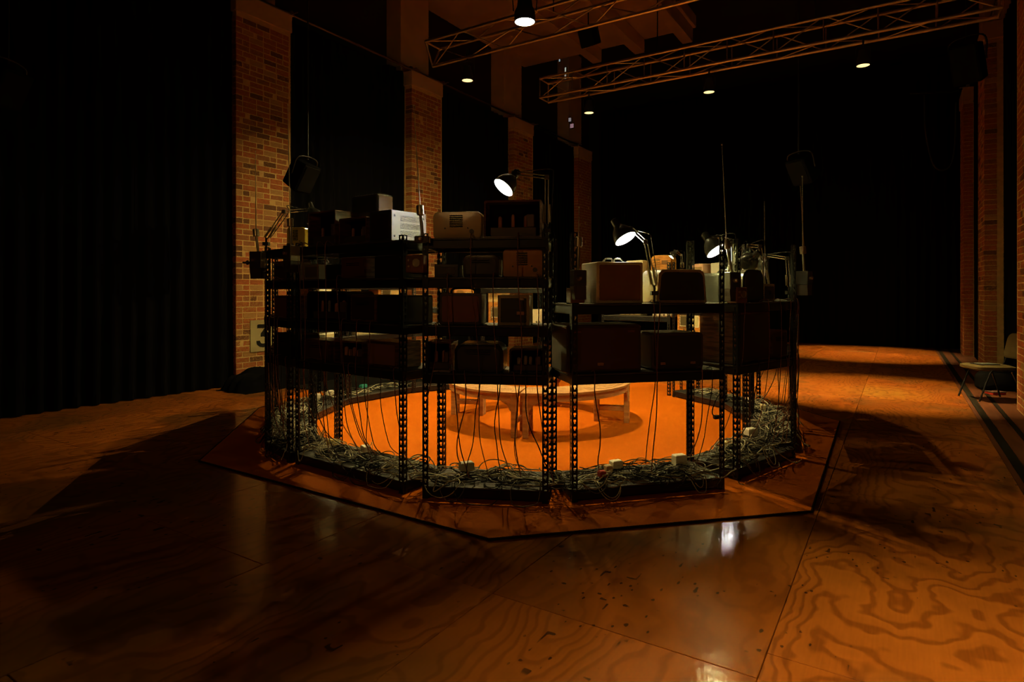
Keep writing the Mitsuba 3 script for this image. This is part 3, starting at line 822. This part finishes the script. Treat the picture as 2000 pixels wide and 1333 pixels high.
# --- rack C
k, M = radio('record_player', 'large cream and brown cased record player with a folded handle on top', 'record player', 'C', 2, .38, .355, .293, .30, mat=MAT, col=(.52, .45, .29), back='plain', bcol=(.19, .085, .040), front='panel', dial=(.3, .2, .1), rt=.015, rb=.012)
for sx in (-1, 1):
    part(k, 'handle', tube(spline([(sx * .005, .12, .292), (sx * .012, .12, .318), (sx * .05, .12, .322), (sx * .078, .12, .302), (sx * .08, .12, .293)], 16), .006, 8), 'm_metal', (.6, .55, .42), True, M, label='bright folding handle')
radio('table_radio', 'large round-topped dark radio with tan side, right of the cream record player', 'radio', 'C', 2, .865, .405, .245, .27, mat=BK, col=(.34, .22, .11), back='plain', bcol=(.020, .014, .010), rt=.045, rb=.01, taper=.10)
k, M = radio('carrying_case', 'big dark maroon case filling the left of the lower shelf under the record player', 'case', 'C', 1, .258, .56, .335, .33, v=.05, mat=MAT, col=(.030, .010, .007), back='plain', bcol=(.048, .012, .008), front='panel', dial=(.1, .04, .03), knobs=0, rt=.02, rb=.012)
for x in (-.2, .2):
    part(k, 'corner_strap', moved(cbox(.05, .003, .012, 0, 0, 0, .001), tr(x, -.005, .28, 0)), 'm_paint', (.16, .045, .02), False, M, label='reddish strap')
part(k, 'label_plate', cbox(.045, .002, .02, -.03, -.0045, .05, .0005), 'm_paint', (.30, .15, .08), False, M)
k, M = radio('carrying_case', 'black suitcase-like set with rounded corners right of the big maroon case', 'case', 'C', 1, .83, .415, .268, .30, mat=MAT, col=(.045, .030, .020), back='plain', bcol=(.018, .013, .011), front='panel', dial=(.1, .1, .1), knobs=0, rt=.03, rb=.03)
for x in (-.12, .12):
    part(k, 'label_plate', cbox(.04, .002, .018, x, -.0045, .04, .0005), 'm_paint', (.26, .13, .07), False, M)
# --- rack D
radio('table_radio', 'thin rounded black set with a pale lit edge beside the antenna gadget', 'radio', 'D', 2, .165, .07, .235, .16, v=.24, mat=BK, col=(.05, .05, .045), back='plain', bcol=(.03, .03, .03), rt=.03, knobs=0)
radio('table_radio', 'black dome-topped radio on the upper shelf of the right front rack', 'radio', 'D', 2, .36, .34, .262, .25, mat=BK, col=(.014, .012, .011), back='plain', bcol=(.013, .011, .010), rt=.09, rb=.02)
radio('relay_box', 'square pale green metal box at the right end of the upper shelf', 'box', 'D', 2, .74, .20, .15, .22, v=.12, mat=MAT, col=(.42, .38, .22), back='plain', bcol=(.05, .04, .03), front='panel', dial=(.3, .3, .2), knobs=1, rt=.006)
radio('table_radio', 'grey arched radio seen behind the pale green metal box', 'radio', 'D', 2, .72, .20, .222, .06, v=.36, mat=MAT, col=(.10, .09, .08), back='plain', bcol=(.06, .05, .045), rt=.05, knobs=1)
radio('console_radio', 'tall wooden console radio standing on the lower shelf of the right front rack', 'radio', 'D', 1, .335, .54, .405, .32, v=.05, mat=WN, back='plain', bcol=(.030, .015, .009), rt=.01)
radio('table_radio', 'brown radio at the right end of the lower shelf, with a lit grey top', 'radio', 'D', 1, .80, .30, .235, .26, mat=WN, back='panel', bcol=(.06, .025, .012))
# --- sets across the ring, faces lit
radio('signal_generator', 'pale enamelled test set glimpsed between the shelves at the far left', 'test set', 'X', 2, .80, .36, .285, .20, v=.24, mat=MAT, col=(.5, .47, .34), back='plain', front='panel', dial=(.62, .56, .34), knobs=3)
radio('table_radio', 'wooden set with bright brass parts left of the pale test set', 'radio', 'X', 2, 1.0, .16, .27, .18, v=.24, mat='m_amberwood', back='plain', front='fret', knobs=2)
radio('table_radio', 'cream radio glimpsed across the ring beside the round-shouldered black radio', 'radio', 'W', 2, 1.06, .28, .31, .20, v=.22, mat=MAT, col=(.66, .50, .26), back='plain', front='dial', dial=(.7, .6, .4))
radio('table_radio', 'amber wooden radio lit brightly across the ring, above the plain black radio case', 'radio', 'W', 2, .42, .42, .33, .20, v=.22, mat='m_amberwood', back='plain', front='fret', dial=(.7, .5, .2))
radio('table_radio', 'amber radio low down across the ring, seen through the gap beside the left rack post', 'radio', 'S', 2, .30, .34, .30, .2, v=.22, mat='m_amberwood', back='plain', front='arch')
radio('record_deck', 'flat pale record deck lying on the low shelf across the ring', 'record deck', 'W', 1, .75, .50, .06, .30, v=.12, mat=MAT, col=(.55, .50, .36), back='plain', front='panel', knobs=0, dial=(.4, .35, .2))
radio('table_radio', 'flat pale set on the low shelf behind the tangle at the far left', 'radio', 'X', 1, .55, .40, .07, .28, v=.14, mat=MAT, col=(.5, .46, .34), back='plain', front='panel', knobs=0, dial=(.4, .35, .2))
k1 = radio('table_radio', 'orange brown wooden radio under the cream clock radio across the ring', 'radio', 'V', 0, .70, .31, .34, .2, v=.22, mat='m_amberwood', back='plain', front='fret', dial=(.6, .35, .1))
radio('clock_radio', 'small cream clock radio with a round dial stacked on the orange brown radio', 'radio', 'V', 0, .69, .33, .15, .16, v=.23, mat=MAT, col=(.72, .56, .26), back='plain', front='clock', knobs=1, dz=.3415)
radio('battery_receiver', 'small pale boxy receiver across the ring, right of the square black receiver', 'receiver', 'V', 0, .10, .20, .23, .18, v=.22, mat=MAT, col=(.72, .64, .42), back='plain', front='panel', dial=(.75, .68, .46), knobs=2)
radio('table_radio', 'amber arched radio with bars across its grille, on top of the back right rack', 'radio', 'H', 1, .15, .30, .30, .20, v=.22, mat='m_amberwood', back='plain', front='arch', dial=(.2, .1, .04), rt=.07)
radio('table_radio', 'cream radio left of the amber arched radio at the back', 'radio', 'H', 1, .55, .26, .24, .2, v=.22, mat=MAT, col=(.66, .58, .36), back='plain', front='dial', dial=(.7, .62, .4))
radio('test_set', 'low dark test set on the middle shelf of the tall-legged back right rack', 'test set', 'H', 0, .62, .34, .15, .22, v=.2, mat=MAT, col=(.10, .08, .05), back='plain', front='panel', dial=(.22, .16, .08))
radio('table_radio', 'large amber radio with a cream framed dial, brightly lit at the right back', 'radio', 'G', 1, .66, .50, .318, .20, v=.23, mat='m_amberwood', back='plain', front='fret', dial=(.62, .55, .28))
k, M = radio('oscilloscope', 'grey oscilloscope with a green screen right of the lit amber radio', 'oscilloscope', 'G', 1, .26, .23, .25, .20, v=.22, mat=MAT, col=(.52, .48, .34), back='plain', front='panel', dial=(.50, .46, .32), knobs=0)
part(k, 'screen', cbox(.085, .006, .075, .045, .206, .145, .01), 'm_gloss', (.01, .10, .05), False, M, label='green screen')
for q in range(9):
    part(k, 'knob', moved(lathe([(.001, 0), (.010, 0), (.008, .014), (.001, .015)], 10), M @ tr(-.07 + (q % 3) * .035 - (0 if q < 6 else .0), .204, .05 + (q // 3) * .06) @ aim((0, 0, 0), (0, 1, 0))), 'm_gloss', (.16, .13, .09))
radio('table_radio', 'pinkish cream radio on the upper shelf at the right back', 'radio', 'G', 3, .60, .32, .262, .18, v=.22, mat=MAT, col=(.62, .40, .26), back='plain', front='dial')
radio('table_radio', 'grey green radio with a wide dial beside the lit desk lamp on the right', 'radio', 'G', 3, .19, .22, .262, .18, v=.22, mat=MAT, col=(.46, .46, .36), back='plain', front='panel', dial=(.56, .56, .46))
k, M = radio('tuner', 'silver panelled tuner tilted behind the black suitcase-like set', 'tuner', 'H', 0, .12, .30, .12, .2, v=.24, mat='m_metal', col=(.6, .55, .45), back='plain', front='panel', dial=(.5, .46, .36), knobs=4)


# ================================================================ DESK LAMPS
def desk_lamp(label, base, elbow, neck, mouth, direction, lit=True, power=1., group=None, scale=1.):
    k = thing('desk_lamp', label, 'desk lamp', group)
    base, elbow, neck, mouth = (np.asarray(q, float) for q in (base, elbow, neck, mouth))
    dv = np.asarray(direction, float) / np.linalg.norm(direction)
    part(k, 'clamp', [box(.05, .05, .03, *base), rod(base + [0, 0, -.05], base + [0, 0, .07], .009), box(.06, .03, .008, base[0], base[1], base[2] - .055)], 'm_paint', BLK, False)

    def pair(nm, a, b, off):
        e = b - a
        side = np.cross(e, [0, 1, 0])
        side = side / (np.linalg.norm(side) + 1e-9) * off
        for s in (-1, 1):
            part(k, nm, rod(a + s * side, b + s * side, .0048, 6), 'm_metal', (.55, .52, .42), True)
    b0 = base + [0, 0, .065]
    pair('lower_arm', b0, elbow, .011)
    pair('upper_arm', elbow, neck, .011)
    for s in (-1, 1):
        e = (elbow - b0)
        part(k, 'spring', rod(b0 + e * .04 + [s * .022, 0, 0], b0 + e * .42 + [s * .02, 0, 0], .007, 8), 'm_metal', (.62, .56, .36), True)
    part(k, 'elbow_joint', [cbox(.035, .02, .035, elbow[0], elbow[1], elbow[2] - .017, .006)], 'm_paint', (.08, .08, .07), False)
    cable = spline([neck, neck + (elbow - neck) * .5 + [0, 0, .03], elbow + [.03, 0, .055], elbow + [.045, 0, 0], b0 + (elbow - b0) * .5 + [.04, .01, 0], b0 + [.03, .01, 0]], 40)
    part(k, 'flex', tube(cable, .003, 5), 'm_paint', BLK, True)
    M = aim(mouth, -dv)          # local z runs back from the mouth into the shade
    s = scale
    part(k, 'shade', lathe([(.086 * s, 0), (.088 * s, .003), (.078 * s, .05 * s), (.062 * s, .085 * s), (.036 * s, .115 * s), (.030 * s, .12 * s), (.030 * s, .175 * s), (.022 * s, .185 * s), (.001, .186 * s)], 32), 'm_gloss', (.02, .02, .018), 40, M)
    part(k, 'shade_lining', lathe([(.084 * s, .001), (.075 * s, .05 * s), (.059 * s, .084 * s), (.033 * s, .113 * s), (.001, .116 * s)], 32), 'm_paint', (.80, .80, .74), True, M, label='white inside of the shade')
    sock = mouth - dv * .15 * s
    part(k, 'neck_bracket', [rod(neck, sock, .008, 8), moved(cbox(.03, .03, .03, 0, 0, -.015, .006), tr(*neck))], 'm_paint', (.05, .05, .05), False)
    bulb = trimesh.creation.icosphere(2, .047 * s)
    bulb.apply_transform(M @ tr(0, 0, .055 * s))
    part(k, 'bulb', bulb, 'm_paint', (.8, .8, .75), True, None, emit=DESK * DESK_POWER * power if lit else None, label='glowing bulb' if lit else None)
    return k


desk_lamp('lit desk lamp reaching left over the tall dark wooden radio', at(1068, 456, 4.25), at(1068, 346, 4.25), at(1003, 338, 4.56), at(983, 367, 4.50), (-.60, -.32, -.73), power=3.4)
desk_lamp('lit desk lamp clamped between the record player and the round-topped dark radio', at(1278, 577, 4.36), at(1261, 473, 4.42), at(1232, 446, 4.62), at(1222, 467, 4.56), (.42, -.38, -.82), power=1.2)
desk_lamp('lit desk lamp beside the rightmost front antenna gadget, shining towards the camera', at(1427, 576, 4.72), at(1426, 470, 4.80), at(1402, 462, 4.92), at(1400, 491, 4.80), (.42, -.44, -.80), power=.7)
desk_lamp('desk lamp with jointed arms above the small yellow radio, its shade hidden', at(520, 480, 5.42), at(554, 414, 5.40), at(600, 410, 5.62), at(618, 432, 5.66), (.35, .1, -.9), power=.6)
desk_lamp('black shaded desk lamp turned away behind the dome-topped radio', at(1499, 575, 5.22), at(1484, 482, 5.22), at(1462, 480, 5.30), at(1458, 516, 5.36), (-.30, .78, -.55), power=1.0)
desk_lamp('desk lamp with folded arms behind the pale green metal box at the far right', at(1541, 575, 5.40), at(1537, 505, 5.42), at(1492, 498, 5.75), at(1482, 520, 5.85), (-.12, .85, -.5), power=1.6)
desk_lamp('lit desk lamp at the right back of the ring, mirrored in the floor', at(1447, 545, 7.75), at(1452, 480, 7.75), at(1436, 500, 7.55), at(1428, 535, 7.45), (-.40, -.66, -.64), power=2.2)
desk_lamp('desk lamp over the far left shelves, hidden behind the tall amplifier', at(610, 544, 7.4), at(612, 484, 7.3), at(640, 512, 7.1), at(648, 533, 7.0), (.66, -.42, -.62), power=1.8)
desk_lamp('small lit silver desk lamp beside the amber arched radio', at(1333, 533, 8.62), at(1331, 499, 8.62), at(1318, 490, 8.55), at(1312, 499, 8.5), (-.72, .38, -.58), power=.8, scale=.6)


# ================================================================ ANTENNAS
def antenna(label, foot, can, tip, boxsize=(.10, .09, .14), wedge=True, second=None, connector=0, turn=0.):
    """foot: top of the control box; can: middle of the metal canister; tip: end of the rod"""
    foot, can, tip = (np.asarray(q, float) for q in (foot, can, tip))
    k = thing('rod_antenna', label, 'antenna')
    ax = (can - foot) / np.linalg.norm(can - foot)
    part(k, 'rod', rod(can, tip, .0042, 6, .0016), 'm_metal', (.75, .70, .55), True)
    part(k, 'tip_knob', trimesh.creation.icosphere(1, .006).apply_translation(tip), 'm_metal', (.85, .8, .7), True)
    part(k, 'canister', moved(lathe([(.001, -.034), (.022, -.034), (.026, -.03), (.026, .03), (.022, .034), (.001, .034)], 18), aim(can, ax)), 'm_metal', (.62, .56, .40), 30)
    part(k, 'sleeve', rod(foot, can - ax * .03, .011, 10), 'm_metal', (.42, .38, .28), True)
    if second is not None:
        part(k, 'rod', rod(can + [.012, 0, 0], np.asarray(second), .0036, 6, .0014), 'm_metal', (.6, .42, .25), True)
    w, d, h = boxsize
    M = tr(foot[0], foot[1], foot[2] - h, turn)
    part(k, 'control_box', cbox(w, d, h, 0, 0, 0, .004), 'm_paint', (.03, .025, .02), False, M)
    part(k, 'box_plate', cbox(.004, d * .95, h * .95, w / 2 + .002, 0, h * .02, .001), 'm_paint', (.36, .35, .22), False, M, label='pale side plate')
    part(k, 'terminal', moved(lathe([(.001, 0), (.016, 0), (.016, .02), (.008, .03), (.001, .03)], 14), M @ tr(-w * .1, -d / 2, h * .5) @ aim((0, 0, 0), (0, -1, 0))), 'm_metal', (.4, .3, .2))
    if wedge:
        o = np.array([(-w / 2, 0), (-w / 2 + .01, -.09), (w / 2, -.09), (w / 2, 0)])
        part(k, 'wedge_bracket', loft([(o[::-1] * [1, 1], -d * .45), (o[::-1], d * .45)]), 'm_paint', (.035, .02, .014), False, M)
    if connector:
        part(k, 'connector', moved(lathe([(.001, 0), (.012, 0), (.012, .035), (.02, .036), (.02, .05), (.009, .052), (.009, .085), (.001, .085)], 12), M @ tr(connector * w / 2, 0, h * .35) @ aim((0, 0, 0), (connector, -.2, 0))), 'm_paint', (.03, .03, .028))
    return k


antenna('tall rod antenna standing in front of the first brick pier at the left end', at(504, 492, 5.46), at(500, 455, 5.46), at(499, 296, 5.46), (.11, .10, .15), connector=-1, turn=-10)
antenna('very tall rod antenna whose canister hides part of the small yellow radio', at(569, 480, 5.03), at(567, 435, 5.03), at(562, 205, 5.03), (.09, .10, .13), turn=-30)
antenna('leaning rod antenna between the grey vented amplifier and the cream radio', at(825, 462, 4.20), at(821, 411, 4.20), at(808, 206, 4.20), (.10, .07, .045), wedge=False)
antenna('short rod antenna left of the cream record player', at(1129, 528, 4.12), at(1130, 473, 4.12), at(1131, 405, 4.12), (.09, .08, .11), turn=15)
antenna('tall leaning rod antenna above the lit lamp on the right front rack', at(1429, 532, 4.63), at(1419, 478, 4.63), at(1410, 283, 4.63), (.11, .08, .13), turn=25)
antenna('pair of tall thin rods with a canister at the right end of the ring', at(1571, 530, 5.28), at(1568, 489, 5.28), at(1567, 345, 5.28), (.09, .10, .12), second=at(1563, 362, 5.28), connector=1, turn=40)
k = thing('whip_antenna', 'thin whip antenna rising behind the right front rack', 'antenna')
part(k, 'rod', rod(at(1494, 560, 5.55), at(1493, 392, 5.55), .0035, 6, .0016), 'm_metal', (.6, .5, .38), True)
part(k, 'base', rod(at(1494, 596, 5.55), at(1494, 552, 5.55), .011, 8), 'm_paint', BLK, True)
# the gadget boxes hung on the posts, apart from the antennas'
for lb, p, w, d, h, tn in (('brown gadget box with a round dial at the left end of the record player shelf', at(1124, 592, 4.19), .10, .10, .10, 14), ('reddish gadget box with knobs fixed beside the rightmost front rack post', at(1440, 592, 4.66), .12, .09, .12, 30), ('dark gadget box hung between the two left front racks under the top shelf', at(815, 533, 4.22), .13, .10, .12, -15)):
    k = thing('gadget_box', lb, 'gadget box')
    M = tr(p[0], p[1], p[2], tn)
    part(k, 'case', cbox(w, d, h, 0, 0, 0, .004), 'm_paint', (.14, .05, .025), False, M)
    part(k, 'dial', moved(lathe([(.001, 0), (.028, 0), (.028, .008), (.022, .008), (.022, .004), (.001, .004)], 18), M @ tr(.015, -d / 2, h * .55) @ aim((0, 0, 0), (0, -1, 0))), 'm_metal', (.6, .5, .35))
    part(k, 'terminal', [moved(lathe([(.001, 0), (.007, 0), (.007, .018), (.001, .018)], 8), M @ tr(-.035, -d / 2, h * q) @ aim((0, 0, 0), (0, -1, 0))) for q in (.35, .7)], 'm_metal', (.6, .5, .35))
    part(k, 'mount', box(w * .9, .012, h * 1.15, 0, d / 2 + .006, -h * .07), 'm_black_steel', None, False, M)

# ================================================================ CABLES
CR_ = np.random.default_rng(21)


def rack_pt(r, u, v, z):
    return (FRAME[r][0] @ [u, v, z, 1])[:3]


WHERE = dict(A='front left rack', B='rack under the tall dark wooden radio', C='rack with the record player', D='right front rack', Z='left end rack', Y='left side rack', X='far left rack', E='right side rack', F='rack behind the tall console')


def hang(r, u, ztop, zend, col, rad=.0035, v=-.012, spread=.10, du=None, vend=None, group='cables hanging from the racks', label=None):
    n = 6
    u1 = u + (CR_.uniform(-spread, spread) if du is None else du)
    ve = CR_.uniform(.0, .3) if vend is None else vend
    pts = [rack_pt(r, u, .07, ztop + .004), rack_pt(r, u, v, ztop + .012)]
    ph = CR_.uniform(0, 6.3)
    am = CR_.uniform(.008, .035)
    for i in range(1, n):
        t = i / n
        pts.append(rack_pt(r, u + (u1 - u) * t ** 1.5 + am * math.sin(ph + t * 5.5) * math.sin(t * math.pi), v + (ve - v) * t ** 3 + .01 * math.sin(ph * 2 + 4 * t), ztop + (zend - ztop) * t))
    pts.append(rack_pt(r, u1 + .03, ve + .02, zend + .012))
    m = tube(spline(pts, 44), rad, 5)
    single('hanging_cable', label or f'thin {"brown" if col[0] > .05 else "black"} cable hanging from the {WHERE[r]} down to the cable tangle', 'cable', m, 'm_paint', col, True, group=f'{"brown" if col[0] > .05 else "black"} cables hanging on the {WHERE[r]}')


ORD = 'first second third fourth fifth sixth seventh eighth ninth tenth eleventh twelfth'.split()
BRN = (.16, .065, .035)
for r, us in dict(A=[(.05, 4), (.12, 4), (.31, 4), (.42, 4), (.56, 3), (.62, 2), (.8, 2), (.95, 2), (1.08, 1), (1.2, 1), (.2, 1), (.36, 1), (.7, 1), (.9, 1)],
                  B=[(.10, 2), (.18, 3), (.345, 4), (.50, 3), (.67, 4), (.80, 3), (.30, 1), (.42, 1), (.55, 1), (.64, 1), (.72, 1)],
                  C=[(.16, 1), (.60, 2), (.65, 2), (.98, 1), (1.06, 1)],
                  D=[(.08, 2), (.45, 2), (.66, 2), (.85, 2), (.3, 1), (.6, 1), (.78, 1), (.9, 1)],
                  Z=[(.06, 3), (.15, 2), (.25, 3), (.34, 2), (.10, 1), (.2, 1), (.3, 1), (.38, 1), (.44, 1), (.5, 1)],
                  E=[(.05, 2), (.15, 2), (.25, 2), (.35, 1), (.10, 1), (.2, 1), (.3, 1), (.5, 1)],
                  Y=[(.9, 1), (.8, 1), (.7, 1), (.6, 1), (.95, 2)], F=[(.2, 1), (.5, 1), (.8, 1)], X=[(.3, 1), (.7, 1), (.9, 1)]).items():
    isb = [(lv >= 2 and r in 'ABCDEZ') or i % 3 == 0 for i, (u, lv) in enumerate(us)]
    for i, (u, lv) in enumerate(us):
        same = sorted(u2 for (u2, l2), b2 in zip(us, isb) if b2 == isb[i])
        nth = same.index(u)
        word = ORD[nth] if len(same) > 1 else 'single'
        lab = f'{word} {"brown" if isb[i] else "black"} cable {"from the left " if len(same) > 1 else ""}hanging on the {WHERE[r]}'
        hang(r, u, LV[r][lv], .14, BRN if isb[i] else (.016, .013, .011), CR_.uniform(.0028, .0042), spread=.18, label=lab)
# one black plug dangling in the gap right of the record player rack
k = thing('dangling_plug', 'black mains plug dangling on a looped cable between the two right front racks', 'plug')
part(k, 'body', cbox(.045, .03, .03, 0, 0, -.015, .006), 'm_paint', BLK, False, tr(*at(1399, 815, 4.5), 20))
part(k, 'flex', tube(spline([at(1412, 760, 4.45), at(1398, 782, 4.48), at(1391, 805, 4.5), at(1396, 815, 4.5)], 24), .004, 6), 'm_paint', BLK, True)


PALE, MIDG, BLACKC = (.52, .50, .36), (.17, .16, .12), (.016, .016, .015)


def heap(r, label, counts, seed, hmax, over=.10):
    """one tangle of cables of three greys along the bottom shelf of a rack"""
    R = np.random.default_rng(seed)
    L = FRAME[r][1]
    out, cols = [], []
    for n, col, lift in zip(counts, (BLACKC, MIDG, PALE), (.3, .65, 1.)):
        for _ in range(n):
            if R.random() < .5:      # coil
                cu, cv, cz = R.uniform(.08, L - .08), R.uniform(-.02, DEPTH - .10), .108 + R.uniform(.2, 1) * hmax * lift
                ra, rb, nt = R.uniform(.06, .17), R.uniform(.05, .11), R.uniform(.9, 2.3)
                tilt, tilt2 = R.uniform(-.4, .4), R.uniform(-.5, .5)
                a = np.linspace(0, nt * 2 * np.pi, int(24 * nt) + 6) + R.uniform(0, 6.3)
                grow = 1 + .16 * np.sin(a * .37 + R.uniform(0, 6))
                x, y = ra * grow * np.cos(a), rb * grow * np.sin(a)
                u, v = cu + x, cv + y
                z = cz + tilt * x + tilt2 * y + .010 * np.sin(a * 1.7)
            else:               # run along the shelf
                m = R.integers(4, 8)
                us = R.uniform(-.02, L * .7) + np.cumsum(R.uniform(-.04, .20, m)) * R.choice([-1, 1]) * .9
                vs = np.clip(R.uniform(.05, .36) + np.cumsum(R.uniform(-.07, .07, m)), -over, DEPTH - .02)
                zs = .108 + R.uniform(.0, hmax * lift, m)
                u, v, z = spline(np.stack([us, vs, zs], 1), 40).T
            u = np.clip(u, -.10, L + .10)
            v = np.minimum(v, DEPTH - .01)
            out_of = np.clip((-.01 - v) / .06, 0, 1)
            z = np.maximum(z * (1 - .75 * out_of), .106 * (1 - out_of) + .02 * out_of)
            pts = (FRAME[r][0] @ np.stack([u, v, z, np.ones_like(u)]))[:3].T
            t = tube(pts, R.uniform(.0028, .0044 if col is not PALE else .0050), 5, False)
            out.append(t)
            cols.append(np.tile(np.array(col) * R.uniform(.7, 1.2), (len(t.vertices), 1)))
    m = cat(out)
    key = thing('cable_tangle', label, 'cable')
    labels[key]['kind'] = 'stuff'
    v, f, n = meshkit.arrays(m, True)
    scene[key] = {'type': 'ply', 'filename': meshkit.write_ply((v, f), False, None, np.vstack(cols), normals=n), 'face_normals': False, 'bsdf': {'type': 'ref', 'id': 'm_gloss'}}


for i, (r, nm, cnt, hm) in enumerate((('A', 'front left rack', (34, 20, 20), .075), ('B', 'rack under the tall dark wooden radio', (30, 18, 15), .06), ('C', 'rack with the record player', (36, 22, 14), .06), ('D', 'right front rack', (28, 20, 14), .09),
                                      ('Z', 'left end rack', (30, 18, 10), .15), ('Y', 'left side rack', (18, 16, 18), .12), ('X', 'far left rack', (12, 10, 14), .07), ('W', 'far left back rack', (9, 8, 10), .05), ('E', 'right side rack', (22, 18, 14), .10), ('F', 'rack behind the tall console', (16, 12, 11), .06), ('G', 'right back rack', (12, 9, 6), .04))):
    heap(r, f'tangle of black and pale grey cables on the bottom shelf of the {nm}', cnt, 100 + i, hm)


# plug-in adapters among the cables
def adapter(label, r, u, v, col, w=.075, d=.055, h=.05, rot=0., z=.16):
    k = thing('power_adapter', label, 'power adapter')
    M = FRAME[r][0] @ tr(u, v, z, rot)
    part(k, 'body', loft([(outline(w, h, .008, .006), -d / 2), (outline(w, h, .008, .006), d / 2)]), 'm_paint', col, 30, M)
    part(k, 'cover', cbox(w * .82, d * .8, .004, 0, 0, h - .001, .001), 'm_paint', tuple(min(1, q * 1.1) for q in col), False, M)
    for s in (-1, 1):
        part(k, 'pin', cbox(.006, .02, .003, s * .008, -d / 2 - .008, h * .4, .001), 'm_metal', (.7, .65, .5), False, M)


WH = (.78, .76, .62)
adapter('yellowish power adapter in the cables at the left foot of the front left rack', 'A', .22, .20, (.55, .46, .16), rot=20)
adapter('white power adapter in the cables in the middle of the front left rack', 'A', .62, .22, WH, rot=-15, z=.165)
adapter('grey power adapter on the tangle left of centre, under the cream louvred radio', 'B', .27, .20, (.42, .44, .36), .10, .06, .06, 30)
adapter('white power adapter at the left of the tangle under the record player', 'C', .42, .22, WH, .085, rot=10, z=.165)
adapter('small tan power adapter left of the white one under the record player', 'C', .33, .15, (.50, .38, .22), .05, .05, .045, 0)
adapter('tall white power adapter standing at the right of the tangle under the dark radio', 'C', .92, .20, WH, .095, .06, .085, 5, .145)
adapter('cream power adapter on the tangle of the right front rack', 'D', .26, .26, (.62, .50, .22), .06, .05, .05, 25, .17)
adapter('white power adapter half buried at the right end of the front racks', 'D', .84, .34, WH, .10, .07, .06, -20, .17)
adapter('white power adapter in the cables of the rack behind the tall console', 'F', .62, .25, WH, .09, rot=15)
adapter('cream power adapter on the shelf at the right side of the ring', 'F', .22, .24, (.6, .5, .3), .08, rot=-15)
adapter('white power adapter on the cables at the far left of the ring', 'X', .45, .2, WH, .09, rot=25)
adapter('white power adapter at the left back of the ring', 'X', .2, .25, WH, .09, rot=-5)
adapter('teal plastic power adapter at the far left back of the ring', 'W', .72, .22, (.03, .30, .26), .11, .05, .04, 10)
adapter('red power adapter in the cables under the record player', 'C', .25, .08, (.35, .03, .02), .05, .04, .04, 10, .15)

# ================================================================ CHAIR ON THE RIGHT
CH = HALL @ tr(.92, 7.95, 0, 0)


def chair():
    k = thing('visitor_chair', 'olive fabric chair with black tube legs by the right hand wall', 'chair')
    # faces -d / to the left in the view; local x along c (right), y along d
    M = tr(*at(1932, 782, 8.14)[:2], 0, -8)
    seat = outline(.50, .46, .08, .08)
    m = loft([(shrink(seat, .03), -.02), (seat, 0.0), (seat, .03), (shrink(seat, .05), .05)])
    m.vertices = m.vertices[:, [0, 2, 1]] - [0, .23, 0]
    m.faces = m.faces[:, ::-1]
    part(k, 'seat', m, 'm_matte', (.085, .062, .026), 40, M @ tr(-.02, 0, .43))
    b = outline(.44, .34, .09, .07)
    mb = loft([(shrink(b, .03), -.015), (b, 0.), (b, .02), (shrink(b, .04), .04)])
    Mb = M @ tr(.29, 0, .56, 90)
    tilt = np.eye(4)
    a = math.radians(-14)
    tilt[1:3, 1:3] = [[math.cos(a), -math.sin(a)], [math.sin(a), math.cos(a)]]
    part(k, 'backrest', mb, 'm_matte', (.085, .062, .026), 40, Mb @ np.diag([1, -1, 1, 1]) @ tilt)
    for s in (-1, 1):
        part(k, 'leg', tube(spline([(-.25, s * .23, .012), (-.17, s * .23, .25), (-.11, s * .225, .40), (-.06, s * .22, .425), (.1, s * .22, .42)], 24), .011, 8), 'm_gloss', BLK, True, M)
        part(k, 'leg', tube(spline([(.27, s * .23, .012), (.20, s * .23, .25), (.14, s * .22, .41)], 16), .011, 8), 'm_gloss', BLK, True, M)
        part(k, 'back_support', tube(spline([(.1, s * .17, .42), (.24, s * .17, .43), (.29, s * .16, .52), (.34, s * .15, .74)], 20), .010, 8), 'm_gloss', BLK, True, M)
    kb = thing('folder', 'black folder lying open on the olive chair', 'folder')
    part(kb, 'cover', cbox(.26, .20, .010, 0, 0, 0, .003), 'm_gloss', (.015, .015, .014), False, M @ tr(-.07, -.03, .482, 10))
    part(kb, 'paper', cbox(.22, .16, .003, 0, 0, .010, .001), 'm_paint', (.07, .07, .05), False, M @ tr(-.06, -.03, .482, 10))
    single('bag', 'black soft bag on the floor behind the olive chair', 'bag', loft([(shrink(outline(.50, .26, .10, .05), .05), -.15), (outline(.50, .26, .10, .05), -.10), (outline(.50, .26, .10, .05), .10), (shrink(outline(.50, .26, .10, .05), .05), .15)]), 'm_matte', (.012, .012, .012), 40, tr(*at(1948, 752, 9.0)[:2], .001, -20))
    kr = thing('red_box', 'small flat red box on the floor under the chair', 'box')
    p = at(1944, 761, 8.6)
    part(kr, 'tray', cbox(.20, .14, .03, 0, 0, .001, .004), 'm_gloss', (.45, .03, .015), False, tr(p[0], p[1], 0, 5))
    part(kr, 'lid', cbox(.21, .15, .012, 0, 0, .032, .003), 'm_paint', (.10, .05, .04), False, tr(p[0], p[1], 0, 5))


chair()
